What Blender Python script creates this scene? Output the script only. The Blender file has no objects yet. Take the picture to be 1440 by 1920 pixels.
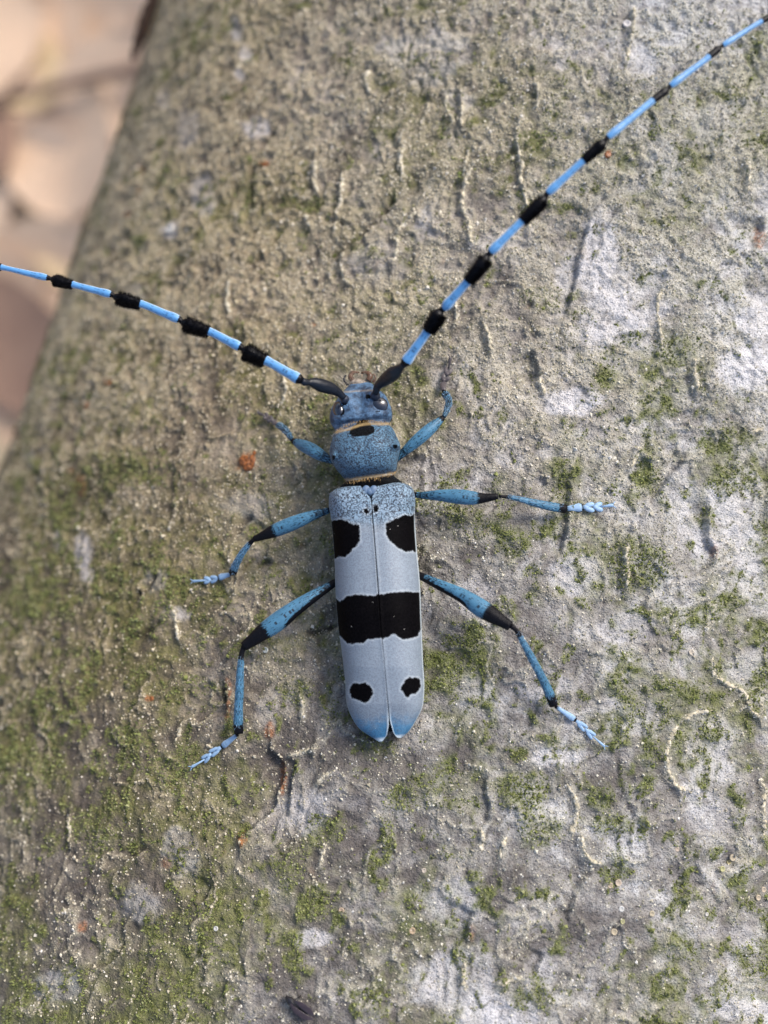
import bpy, math, random
import numpy as np
from mathutils import Vector

random.seed(7)
rng = np.random.default_rng(11)
scene = bpy.context.scene
col = scene.collection
MM = 0.001                       # everything below is reckoned in millimetres

# ------------------------------------------------------------------ camera
FPX = 2059.0                     # focal length in pixels of the 1440 x 1920 photograph
CAM = np.array([0.0, 0.0, 520.0])
cam_data = bpy.data.cameras.new('camera')
cam = bpy.data.objects.new('camera', cam_data)
col.objects.link(cam)
cam.location = CAM * MM
cam.rotation_euler = (0, 0, 0)   # looks straight down on the leaning trunk
cam_data.sensor_fit = 'VERTICAL'
cam_data.sensor_height = 24.0
cam_data.lens = FPX / 1920.0 * 24.0
cam_data.clip_start = 0.002
cam_data.clip_end = 500.0
cam_data.dof.use_dof = True
cam_data.dof.focus_distance = 100.3 * MM
cam_data.dof.aperture_fstop = 9.5
scene.camera = cam

# ------------------------------------------------------------------ world and sun
SUN_DIR = Vector((0.50, 0.56, 0.66)).normalized()
w = bpy.data.worlds.new('World')
scene.world = w
w.use_nodes = True
wn = w.node_tree
wn.nodes.clear()
sky = wn.nodes.new('ShaderNodeTexSky')
sky.sky_type = 'NISHITA'
sky.sun_disc = False
sky.sun_elevation = math.asin(SUN_DIR.z)
sky.sun_rotation = math.atan2(SUN_DIR.x, SUN_DIR.y)
sky.air_density = 1.0
sky.dust_density = 3.0
sky.ozone_density = 1.0
bg = wn.nodes.new('ShaderNodeBackground')
bg.inputs['Strength'].default_value = 0.085
wo = wn.nodes.new('ShaderNodeOutputWorld')
wn.links.new(sky.outputs[0], bg.inputs[0])
wn.links.new(bg.outputs[0], wo.inputs[0])

sun_data = bpy.data.lights.new('sun', 'SUN')
sun_data.energy = 1.5
sun_data.angle = math.radians(22)
sun_data.color = (1.0, 0.96, 0.90)
sun = bpy.data.objects.new('sun', sun_data)
col.objects.link(sun)
sun.rotation_euler = SUN_DIR.to_track_quat('Z', 'Y').to_euler()

scene.view_settings.view_transform = 'Standard'
scene.view_settings.look = 'None'
scene.view_settings.exposure = 1.42
scene.view_settings.gamma = 1.0
scene.view_settings.use_curve_mapping = False
scene.render.engine = 'CYCLES'
scene.cycles.use_denoising = True
scene.cycles.denoiser = 'OPENIMAGEDENOISE'
scene.cycles.denoising_input_passes = 'RGB_ALBEDO_NORMAL'
scene.cycles.denoising_prefilter = 'ACCURATE'
scene.cycles.max_bounces = 5
scene.cycles.diffuse_bounces = 3

# ------------------------------------------------------------------ pixel <-> place
def ray(u, v):
    """direction (depth 1) through a pixel of the photograph"""
    return np.array([(u - 720.0) / FPX, (960.0 - v) / FPX, -1.0])
def unproj(u, v, depth):
    return CAM + ray(u, v) * depth
def proj(p):
    d = np.asarray(p) - CAM
    z = -d[..., 2]
    return 720.0 + FPX * d[..., 0] / z, 960.0 - FPX * d[..., 1] / z
def depth_of(p):
    return CAM[2] - p[2]
def unit(a):
    a = np.asarray(a, float)
    return a / np.linalg.norm(a)

# the trunk: a leaning cylinder whose far end comes down to the ground
PSI, PHI, TAU, R = math.radians(16.32), math.radians(8.0), math.radians(15.0), 75.4
AX = np.array([math.sin(PSI) * math.cos(PHI), math.cos(PSI) * math.cos(PHI), -math.sin(PHI)])
N0 = np.array([math.sin(PSI) * math.sin(PHI), math.cos(PSI) * math.sin(PHI), math.cos(PHI)])
RH = np.array([math.cos(PSI), -math.sin(PSI), 0.0])
NC = math.cos(TAU) * N0 - math.sin(TAU) * RH
RC = math.cos(TAU) * RH + math.sin(TAU) * N0
CC = CAM + np.array([0, 0, -103.0]) - R * NC
def cyl(s, t, r):
    a = np.asarray(s) / R
    return CC + np.multiply.outer(t, AX) + (r * np.cos(a))[..., None] * NC + (r * np.sin(a))[..., None] * RC
def hit_cyl(u, v, rad):
    """pixel ray -> first point on the cylinder of that radius, as (s, t, point)"""
    d = ray(u, v)
    o = CAM - CC
    dp = d - d.dot(AX) * AX
    op = o - o.dot(AX) * AX
    a, b, c = dp.dot(dp), 2 * dp.dot(op), op.dot(op) - rad * rad
    disc = b * b - 4 * a * c
    k = (-b - math.sqrt(max(disc, 0.0))) / (2 * a)
    p = CAM + d * k
    q = p - CC
    t = q.dot(AX)
    q = q - t * AX
    return R * math.atan2(q.dot(RC), q.dot(NC)), t, p
def st(u, v):
    s, t, _ = hit_cyl(u, v, R)
    return s, t

# ------------------------------------------------------------------ numpy noise
def _hash(x, y, seed):
    h = (x.astype(np.uint32) * np.uint32(374761393) + y.astype(np.uint32) * np.uint32(668265263)
         + np.uint32(seed * 362437 + 977))
    h = (h ^ (h >> np.uint32(13))) * np.uint32(1274126177)
    return h ^ (h >> np.uint32(16))
def gn(x, y, seed):
    """gradient noise, about -1..1"""
    x = np.asarray(x, np.float32); y = np.asarray(y, np.float32)
    xi = np.floor(x).astype(np.int64); yi = np.floor(y).astype(np.int64)
    fx = x - xi; fy = y - yi
    ux = fx * fx * fx * (fx * (fx * 6 - 15) + 10); uy = fy * fy * fy * (fy * (fy * 6 - 15) + 10)
    def g(ix, iy, dx, dy):
        a = _hash(ix, iy, seed).astype(np.float32) * np.float32(2 * math.pi / 4294967296.0)
        return np.cos(a) * dx + np.sin(a) * dy
    n0 = g(xi, yi, fx, fy); n1 = g(xi + 1, yi, fx - 1, fy)
    n2 = g(xi, yi + 1, fx, fy - 1); n3 = g(xi + 1, yi + 1, fx - 1, fy - 1)
    return 1.45 * ((n0 + ux * (n1 - n0)) + uy * ((n2 + ux * (n3 - n2)) - (n0 + ux * (n1 - n0))))
def fbm(x, y, wl, seed, octs=4, gain=0.5):
    r = 0; a = 1.0; tot = 0
    for o in range(octs):
        r = r + a * gn(x / wl * 2 ** o + 13.7 * o, y / wl * 2 ** o - 7.1 * o, seed + o * 17)
        tot += a; a *= gain
    return r / tot
def sstep(a, b, x):
    t = np.clip((x - a) / (b - a), 0, 1)
    return t * t * (3 - 2 * t)
def srgb(r, g, b):
    f = lambda c: ((c / 255.0 + 0.055) / 1.055) ** 2.4 if c > 10 else c / 255.0 / 12.92
    return (f(r), f(g), f(b))

# ------------------------------------------------------------------ materials
class NT:
    """a small helper round a material's node tree"""
    def __init__(self, name, rough=0.7, spec=0.3):
        self.m = bpy.data.materials.new(name)
        self.m.use_nodes = True
        self.t = self.m.node_tree
        self.b = self.t.nodes['Principled BSDF']
        self.b.inputs['Roughness'].default_value = rough
        self.b.inputs['Specular IOR Level'].default_value = spec
        tc = self.n('ShaderNodeTexCoord')
        mp = self.n('ShaderNodeVectorMath'); mp.operation = 'SCALE'
        mp.inputs['Scale'].default_value = 1000.0
        self.l(tc.outputs['Object'], mp.inputs[0])
        self.co = mp.outputs[0]           # millimetres
    def n(self, k): return self.t.nodes.new(k)
    def l(self, a, b): self.t.links.new(a, b)
    def put(self, v, sock):
        if hasattr(v, 'links') or hasattr(v, 'is_linked'): self.l(v, sock)
        elif isinstance(v, (tuple, list)) and len(v) == 3 and sock.type == 'RGBA': sock.default_value = (*v, 1)
        else: sock.default_value = v
    def attr(self, name, out='Fac'):
        a = self.n('ShaderNodeAttribute'); a.attribute_name = name
        return a.outputs[out]
    def sep(self, c):
        s = self.n('ShaderNodeSeparateColor'); self.l(c, s.inputs[0]); return s.outputs
    def noise(self, scale, detail=3, vec=None, rough=0.55):
        x = self.n('ShaderNodeTexNoise')
        x.inputs['Scale'].default_value = scale; x.inputs['Detail'].default_value = detail
        x.inputs['Roughness'].default_value = rough
        self.l(vec or self.co, x.inputs['Vector'])
        return x.outputs['Fac']
    def voro(self, scale, vec=None, feat='F1', out='Distance'):
        x = self.n('ShaderNodeTexVoronoi'); x.feature = feat
        x.inputs['Scale'].default_value = scale
        self.l(vec or self.co, x.inputs['Vector'])
        return x.outputs[out]
    def math(self, op, a, b=0.0, clamp=False):
        x = self.n('ShaderNodeMath'); x.operation = op; x.use_clamp = clamp
        self.put(a, x.inputs[0]); self.put(b, x.inputs[1])
        return x.outputs[0]
    def mr(self, v, a, b, c=0.0, d=1.0):
        x = self.n('ShaderNodeMapRange'); x.interpolation_type = 'SMOOTHSTEP'
        self.put(v, x.inputs[0])
        for i, k in enumerate((a, b, c, d)): x.inputs[i + 1].default_value = k
        return x.outputs[0]
    def mix(self, f, a, b, mode='MIX'):
        x = self.n('ShaderNodeMix'); x.data_type = 'RGBA'; x.blend_type = mode
        self.put(f, x.inputs[0]); self.put(a, x.inputs[6]); self.put(b, x.inputs[7])
        return x.outputs[2]
    def scalev(self, v, sx, sy, sz):
        x = self.n('ShaderNodeVectorMath'); x.operation = 'MULTIPLY'
        self.l(v, x.inputs[0]); x.inputs[1].default_value = (sx, sy, sz)
        return x.outputs[0]
    def bump(self, h, dist_mm, strength=1.0, prev=None):
        x = self.n('ShaderNodeBump')
        x.inputs['Distance'].default_value = dist_mm * MM; x.inputs['Strength'].default_value = strength
        self.l(h, x.inputs['Height'])
        if prev: self.l(prev, x.inputs['Normal'])
        return x.outputs[0]
    def done(self, color, normal=None, rough=None):
        self.put(color, self.b.inputs['Base Color'])
        if normal is not None: self.l(normal, self.b.inputs['Normal'])
        if rough is not None: self.put(rough, self.b.inputs['Roughness'])
        return self.m
    def sheen(self, wgt, tint=(1, 1, 1), rough=0.4):
        self.b.inputs['Sheen Weight'].default_value = wgt
        self.b.inputs['Sheen Tint'].default_value = (*tint, 1)
        self.b.inputs['Sheen Roughness'].default_value = rough

def mat_bark():
    k = NT('bark', 0.75, 0.35)
    crust, algae, lich = k.sep(k.attr('mask', 'Color'))[:3]
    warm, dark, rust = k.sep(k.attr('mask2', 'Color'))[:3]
    pale = k.attr('pale')
    n0 = k.noise(.20, 7, rough=.66); n1 = k.noise(0.5, 6, rough=.62); n2 = k.noise(2.4, 4); n3 = k.noise(7.0, 3)
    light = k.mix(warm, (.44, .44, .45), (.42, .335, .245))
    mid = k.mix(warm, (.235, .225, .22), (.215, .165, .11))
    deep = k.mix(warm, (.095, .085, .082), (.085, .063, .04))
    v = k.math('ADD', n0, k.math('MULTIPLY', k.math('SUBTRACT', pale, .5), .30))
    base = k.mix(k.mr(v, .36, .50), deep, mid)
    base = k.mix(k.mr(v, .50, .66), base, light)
    base = k.mix(k.mr(n1, .50, .68, 0, .75), base, deep)
    base = k.mix(k.mr(n2, .50, .68, 0, .4), base, (.125, .105, .105))
    a = k.math('MULTIPLY', algae, k.mr(n1, .34, .60, .25, 1.0))
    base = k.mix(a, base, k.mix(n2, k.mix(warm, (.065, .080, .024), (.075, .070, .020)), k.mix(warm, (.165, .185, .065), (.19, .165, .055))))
    c = k.math('MULTIPLY', k.math('MULTIPLY', crust, k.mr(n3, .3, .55, .30, 1.0)), k.mr(n0, .36, .58, .35, 1.0))
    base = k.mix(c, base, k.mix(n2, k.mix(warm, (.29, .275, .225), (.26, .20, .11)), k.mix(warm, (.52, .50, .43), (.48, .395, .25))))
    lw = k.math('MULTIPLY', lich, k.mr(n1, .30, .58, .35, 1.0))
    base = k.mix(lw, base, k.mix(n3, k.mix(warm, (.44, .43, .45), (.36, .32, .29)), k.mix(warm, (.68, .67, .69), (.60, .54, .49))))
    base = k.mix(k.math('MULTIPLY', rust, k.mr(n2, .35, .6, .3, 1.0)), base, (.33, .115, .03))
    base = k.mix(k.mr(n3, .52, .66, 0, .7), base, (.055, .048, .038))
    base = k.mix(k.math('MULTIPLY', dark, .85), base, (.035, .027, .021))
    gr = k.voro(4.2)
    bp = k.bump(n2, .22, .8)
    bp = k.bump(n3, .16, .9, bp)
    bp = k.bump(gr, -.10, .7, bp)
    return k.done(base, bp, k.mr(n3, .3, .7, .55, .85))

def mat_attr(name, rough=.6, spec=.4, nscale=4.0, amt=.35, bumpmm=.05):
    k = NT(name, rough, spec)
    c = k.attr('tint', 'Color')
    n = k.noise(nscale, 3)
    cc = k.mix(k.mr(n, .3, .7, 0, amt), c, k.mix(1.0, c, (.45, .45, .42), 'MULTIPLY'))
    return k.done(cc, k.bump(n, bumpmm, .8))

def mat_plain(name, c, rough=.5, spec=.5, nscale=6.0, amt=.3, bumpmm=.03, dark=.4):
    k = NT(name, rough, spec)
    n = k.noise(nscale, 3)
    d = tuple(x * dark for x in c)
    return k.done(k.mix(k.mr(n, .35, .7, 0, amt), c, d), k.bump(n, bumpmm, .7))

def mat_elytra():
    k = NT('elytra_pubescence', .62, .35)
    sdf = k.attr('spot'); tip = k.attr('tip'); sh = k.attr('shoulder'); rim = k.attr('rim'); side = k.attr('side')
    jag = k.noise(3.2, 4)
    sd = k.math('ADD', sdf, k.math('MULTIPLY', k.math('SUBTRACT', jag, .5), 7.0))
    sd = k.math('ADD', sd, k.math('MULTIPLY', k.math('SUBTRACT', k.noise(12.0, 2), .5), 5.0))
    blk = k.mr(sd, -1.4, 1.4, 1.0, 0.0)
    # dense fine dark punctures, worm-like on the shoulders
    vn = k.noise(3.6, 2)
    worm = k.mr(k.math('ABSOLUTE', k.math('SUBTRACT', vn, .5)), .02, .06, 1.0, 0.0)
    worm = k.math('MULTIPLY', worm, sh)
    fine = k.noise(9.0, 2)
    dots = k.mr(fine, .47, .58)
    pale = k.mix(k.noise(.5, 2), (.165, .20, .24), (.215, .258, .31))
    blue = k.mix(k.noise(.8, 2), (.16, .27, .38), (.23, .34, .45))
    c = k.mix(k.mr(sh, .15, 1.0, 0, .75), pale, blue)
    c = k.mix(k.mr(k.math('ADD', tip, k.math('MULTIPLY', k.math('SUBTRACT', k.noise(2.0, 4), .5), .9)), .15, .95, 0, .95), c, (.035, .16, .30))
    edge = k.mr(sd, .3, 5.0, .5, 0.0)
    c = k.mix(edge, c, (.44, .48, .52))
    dk = k.math('MULTIPLY', dots, k.mr(edge, 0, .6, .55, .12))
    c = k.mix(dk, c, k.mix(tip, (.10, .115, .15), (.01, .05, .12)))
    c = k.mix(worm, c, (.012, .016, .03))
    c = k.mix(blk, c, k.mix(k.mr(fine, .4, .65), (.0008, .0007, .001), (.0032, .0027, .0036)))
    speck = k.mr(k.voro(1.6), .03, .06, 1.0, 0.0)
    c = k.mix(k.math('MULTIPLY', speck, k.mr(k.noise(.45, 1), .44, .56)), c, (.6, .57, .52))
    c = k.mix(rim, c, (.55, .62, .66))
    bp = k.bump(fine, .05, .7)
    bp = k.bump(worm, -.05, .8, bp)
    k.l(k.mr(blk, 0, 1, .4, .03), k.b.inputs['Specular IOR Level'])
    return k.done(c, bp, k.mr(blk, 0, 1, .5, .6))

def mat_body():
    k = NT('body_pubescence', .55, .4)
    blk = k.attr('blk'); head = k.attr('headmask'); gold = k.attr('gold')
    vn = k.noise(5.2, 2)
    worm = k.mr(k.math('ABSOLUTE', k.math('SUBTRACT', vn, .5)), .03, .075, 1.0, 0.0)
    fine = k.noise(11.0, 2)
    pro = k.mix(k.noise(.7, 2), (.045, .12, .205), (.12, .235, .34))
    hd = k.mix(k.mr(k.noise(1.5, 5, rough=.7), .36, .64), (.010, .026, .06), (.10, .20, .34))
    c = k.mix(head, pro, hd)
    lo = k.math('MULTIPLY', worm, k.mr(head, 0, 1, 1.0, .35))
    c = k.mix(lo, c, (.008, .014, .03))
    c = k.mix(k.mr(fine, .5, .66, 0, .45), c, (.015, .03, .07))
    b = k.math('ADD', blk, k.math('MULTIPLY', k.math('SUBTRACT', k.noise(5.0, 2), .5), .35))
    bm = k.mr(b, .42, .58)
    c = k.mix(bm, c, (.0015, .0012, .0015))
    k.l(k.mr(bm, 0, 1, .4, .05), k.b.inputs['Specular IOR Level'])
    c = k.mix(gold, c, (.52, .36, .16))
    bp = k.bump(lo, -.06, .9)
    bp = k.bump(fine, .03, .6, bp)
    k.sheen(.05, (.6, .8, 1), .5)
    return k.done(c, bp)

def mat_limb(name, c1, c2, sidec=None, blackc=(.003, .003, .005), streak=.55, sheen=.25, rough=.5):
    k = NT(name, rough, .4)
    lc = k.attr('lc', 'Vector')
    blk = k.attr('blk')
    st_ = k.math('SUBTRACT', 1.0, k.voro(1.0, k.scalev(lc, 1.9, 6.5, 0)))
    fine = k.noise(1.0, 3, k.scalev(lc, 3.0, 11.0, 0))
    c = k.mix(k.noise(.8, 2), c1, c2)
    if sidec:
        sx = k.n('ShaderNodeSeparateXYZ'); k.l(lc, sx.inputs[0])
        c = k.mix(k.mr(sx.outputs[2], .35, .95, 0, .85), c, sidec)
    c = k.mix(k.mr(st_, .70, .80, 0, streak), c, (.008, .016, .03))
    b = k.math('ADD', blk, k.math('MULTIPLY', k.math('SUBTRACT', fine, .5), .9))
    bm = k.mr(b, .40, .62)
    c = k.mix(bm, c, blackc)
    k.l(k.mr(bm, 0, 1, .4, .15), k.b.inputs['Specular IOR Level'])
    k.l(k.mr(bm, 0, 1, sheen, .0), k.b.inputs['Sheen Weight'])
    k.sheen(sheen, (.75, .88, 1), .35)
    return k.done(c, k.bump(fine, .05, .7))

M = {}
M['bark'] = mat_bark()
M['crumb'] = mat_attr('crust_grains', .55, .45, 5.0, .3)
M['moss'] = mat_attr('moss_leaves', .55, .4, 3.0, .3, .02)
M['ridge'] = mat_attr('ridge_crust', .7, .3, 4.5, .6, .14)
M['elytra'] = mat_elytra()
M['body'] = mat_body()
M['leg'] = mat_limb('leg_pubescence', (.025, .085, .15), (.075, .215, .34), streak=.95, sheen=.12)
M['tarsus'] = mat_limb('tarsus_pubescence', (.17, .28, .44), (.27, .41, .58), streak=.25, sheen=.35)
M['tarsus_brown'] = mat_limb('tarsus_worn', (.035, .03, .035), (.11, .09, .09), streak=.4, sheen=.3, rough=.35)
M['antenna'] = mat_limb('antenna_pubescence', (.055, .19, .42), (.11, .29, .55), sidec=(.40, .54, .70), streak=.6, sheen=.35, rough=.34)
M['shell'] = mat_plain('black_shell', (.004, .007, .015), .33, .35, 9.0, .5, .05)
M['hair'] = mat_plain('black_hair', (.002, .0016, .0024), .6, .12, 8.0, .2, .01)
M['pale_hair'] = mat_plain('pale_hair', (.45, .40, .32), .6, .3, 8.0, .2, .01)
M['gold_hair'] = mat_plain('gold_hair', (.55, .36, .15), .5, .4, 8.0, .3, .01)
M['blue_hair'] = mat_plain('blue_hair', (.25, .42, .62), .5, .4, 8.0, .3, .01)
M['eye'] = mat_plain('eye', (.010, .014, .026), .16, 1.0, 20.0, .3, .01)
M['amber'] = mat_plain('mandible_horn', (.10, .045, .02), .3, .5, 4.0, .6, .03)
M['cream'] = mat_plain('membrane', (.52, .40, .28), .45, .4, 4.0, .6, .03)
M['socket'] = mat_plain('antenna_socket', (.02, .028, .05), .45, .35, 7.0, .7, .06, .25)
M['lip'] = mat_plain('upper_lip_skin', (.30, .25, .20), .5, .4, 4.0, .8, .08, .25)
M['rust'] = mat_plain('rust_resin', (.26, .085, .02), .4, .4, 3.5, .95, .15, .25)
M['scut'] = mat_plain('scutellum_blue', (.09, .15, .25), .55, .5, 6.0, .5, .02)
M['fly'] = mat_plain('fly_dark', (.012, .011, .014), .4, .5, 9.0, .3, .02)
M['cup'] = mat_attr('lichen_cups', .6, .3, 4.0, .3, .04)

# ------------------------------------------------------------------ mesh helpers
def mesh_obj(name, verts, faces, mat, parent=None, smooth=True, attrs=None, kind=None, origin=None):
    """one mesh object; verts in world millimetres, stored relative to the parent's place"""
    me = bpy.data.meshes.new(name)
    v = np.asarray(verts, np.float64).reshape(-1, 3)
    o = np.asarray(origin if origin is not None else (0, 0, 0), float)
    v = (v - o) * MM
    if isinstance(faces, np.ndarray):
        nf, k = faces.shape
        me.vertices.add(len(v)); me.vertices.foreach_set('co', v.astype(np.float32).ravel())
        me.loops.add(nf * k); me.loops.foreach_set('vertex_index', faces.astype(np.int32).ravel())
        me.polygons.add(nf)
        me.polygons.foreach_set('loop_start', np.arange(0, nf * k, k, dtype=np.int32))
        me.update(calc_edges=True)
    else:
        me.from_pydata([tuple(x) for x in v], [], faces)
        me.update()
    me.polygons.foreach_set('use_smooth', np.full(len(me.polygons), smooth))
    for an, (ty, data) in (attrs or {}).items():
        a = me.attributes.new(an, ty, 'POINT')
        data = np.asarray(data, np.float32)
        if ty == 'FLOAT': a.data.foreach_set('value', data.ravel())
        elif ty == 'FLOAT_VECTOR': a.data.foreach_set('vector', data.ravel())
        elif ty == 'FLOAT_COLOR':
            if data.shape[1] == 3: data = np.c_[data, np.ones(len(data), np.float32)]
            a.data.foreach_set('color', data.ravel())
    me.materials.append(mat)
    ob = bpy.data.objects.new(name, me)
    col.objects.link(ob)
    if parent is not None: ob.parent = parent
    if kind: ob['kind'] = kind
    return ob
def tag(o, label, cat, group=None, kind=None):
    o['label'] = label; o['category'] = cat
    if group: o['group'] = group
    if kind: o['kind'] = kind
    return o
def thing(name, loc, label, cat, group=None):
    o = bpy.data.objects.new(name, None)
    o.empty_display_size = .005
    col.objects.link(o)
    o.location = np.asarray(loc) * MM
    return tag(o, label, cat, group)
def grid_faces(nr, nc, wrap=False):
    i = np.arange(nr - 1)[:, None]; j = np.arange(nc if wrap else nc - 1)[None, :]
    a = i * nc + j; b = i * nc + (j + 1) % nc
    return np.stack([a, b, b + nc, a + nc], -1).reshape(-1, 4)
def crspline(P, n):
    """resample control rows (any columns) by a centripetal-ish Catmull-Rom"""
    P = np.asarray(P, float)
    if len(P) == 2: return P[0] + np.linspace(0, 1, n)[:, None] * (P[1] - P[0])
    d = np.maximum(np.linalg.norm(np.diff(P[:, :2], axis=0), axis=1), 1e-3)
    u = np.r_[0, np.cumsum(d)]
    m = np.gradient(P, u, axis=0)
    x = np.linspace(0, u[-1], n)
    k = np.clip(np.searchsorted(u, x) - 1, 0, len(u) - 2)
    h = (u[k + 1] - u[k])[:, None]; t = ((x - u[k]) / (u[k + 1] - u[k]))[:, None]
    return ((2 * t ** 3 - 3 * t ** 2 + 1) * P[k] + (t ** 3 - 2 * t ** 2 + t) * h * m[k]
            + (-2 * t ** 3 + 3 * t ** 2) * P[k + 1] + (t ** 3 - t ** 2) * h * m[k + 1])
class MB:
    """collects shapes that make one part"""
    def __init__(self): self.v = []; self.f = []; self.at = {}; self.n = 0
    def add(self, v, f, **at):
        v = np.asarray(v).reshape(-1, 3)
        self.v.append(v); self.f += [tuple(int(i) + self.n for i in q) for q in f]
        for key, val in at.items():
            self.at.setdefault(key, []).append(np.asarray(val, float).reshape(len(v), -1))
        self.n += len(v)
    def tube(self, pts, ws, nseg=10, flat=1.0, up=None, blkf=None, rough=0.0):
        """tapered tube; pts world mm, ws full widths mm; the flat side faces up"""
        pts = np.asarray(pts, float); n = len(pts)
        T = np.gradient(pts, axis=0); T /= np.linalg.norm(T, axis=1)[:, None] + 1e-12
        upv = np.array([0, 0, 1.0]) if up is None else np.asarray(up, float)
        S = np.cross(T, upv); S /= np.linalg.norm(S, axis=1)[:, None] + 1e-12
        U = np.cross(S, T)
        a = np.arange(nseg) * 2 * math.pi / nseg
        r = np.asarray(ws, float)[:, None] / 2 * np.ones(nseg)
        if rough: r = r * (1 + rough * (rng.random((n, nseg)) - .5))
        V = pts[:, None, :] + (r * np.cos(a))[..., None] * S[:, None, :] + (r * np.sin(a) * flat)[..., None] * U[:, None, :]
        L = np.r_[0, np.cumsum(np.linalg.norm(np.diff(pts, axis=0), axis=1))]
        uu = L / L[-1]
        lc = np.zeros((n, nseg, 3)); lc[..., 0] = L[:, None]; lc[..., 1] = np.abs(((a / math.pi + .5) % 2) - 1)[None] * np.asarray(ws)[:, None] * 1.6
        lc[..., 2] = (np.cos(a) ** 2)[None]
        blk = np.zeros((n, nseg)) if blkf is None else blkf(uu[:, None] + 0 * a, np.cos(a)[None] + 0 * uu[:, None], np.sin(a)[None] + 0 * uu[:, None])
        f = [tuple(q) for q in grid_faces(n, nseg, True)]
        V = np.concatenate([V.reshape(-1, 3), pts[:1], pts[-1:]])
        c0 = n * nseg
        f += [(c0, (j + 1) % nseg, j) for j in range(nseg)]
        f += [(c0 + 1, (n - 1) * nseg + j, (n - 1) * nseg + (j + 1) % nseg) for j in range(nseg)]
        self.add(V, f, lc=np.concatenate([lc.reshape(-1, 3), lc[0, :1], lc[-1, :1]]),
                 blk=np.concatenate([blk.ravel(), blk[0, :1], blk[-1, :1]]))
    def ball(self, c, rx, ry, rz, ex, ey, ez, nu=14, nv=9):
        th = np.linspace(.02, math.pi - .02, nv)[:, None]; ph = (np.arange(nu) * 2 * math.pi / nu)[None]
        V = (np.asarray(c) + (rx * np.sin(th) * np.cos(ph))[..., None] * ex + (ry * np.sin(th) * np.sin(ph))[..., None] * ey
             + (rz * np.cos(th) * np.ones_like(ph))[..., None] * ez).reshape(-1, 3)
        f = [tuple(q) for q in grid_faces(nv, nu, True)]
        f += [tuple(range(nu))[::-1], tuple((nv - 1) * nu + j for j in range(nu))]
        z = np.zeros(len(V))
        self.add(V, f, lc=np.c_[V[:, 0], V[:, 1], z], blk=z)
    def hairs(self, roots, dirs, lens, wid):
        """thin three-sided hairs"""
        roots = np.asarray(roots); dirs = np.asarray(dirs); n = len(roots)
        dirs = dirs / np.linalg.norm(dirs, axis=1)[:, None]
        s = np.cross(dirs, rng.normal(size=(n, 3))); s /= np.linalg.norm(s, axis=1)[:, None]
        q = np.cross(dirs, s)
        wv = np.asarray(wid) * np.ones(n)
        v = np.stack([roots + s * wv[:, None], roots + (-.5 * s + .87 * q) * wv[:, None], roots + (-.5 * s - .87 * q) * wv[:, None],
                      roots + dirs * np.asarray(lens)[:, None]], 1).reshape(-1, 3)
        b = np.arange(n) * 4
        f = np.stack([np.c_[b, b + 1, b + 3], np.c_[b + 1, b + 2, b + 3], np.c_[b + 2, b, b + 3]], 1).reshape(-1, 3)
        z = np.zeros(len(v))
        self.add(v, f, lc=np.c_[z, z, z], blk=z)
    def build(self, name, mat, parent, origin, smooth=True, extra=None, kind=None):
        at = {}
        if 'lc' in self.at: at['lc'] = ('FLOAT_VECTOR', np.concatenate(self.at['lc']))
        if 'blk' in self.at: at['blk'] = ('FLOAT', np.concatenate(self.at['blk']))
        if 'tint' in self.at: at['tint'] = ('FLOAT_COLOR', np.concatenate(self.at['tint']))
        at.update(extra or {})
        return mesh_obj(name, np.concatenate(self.v), self.f, mat, parent, smooth, at, kind, origin)

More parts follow.
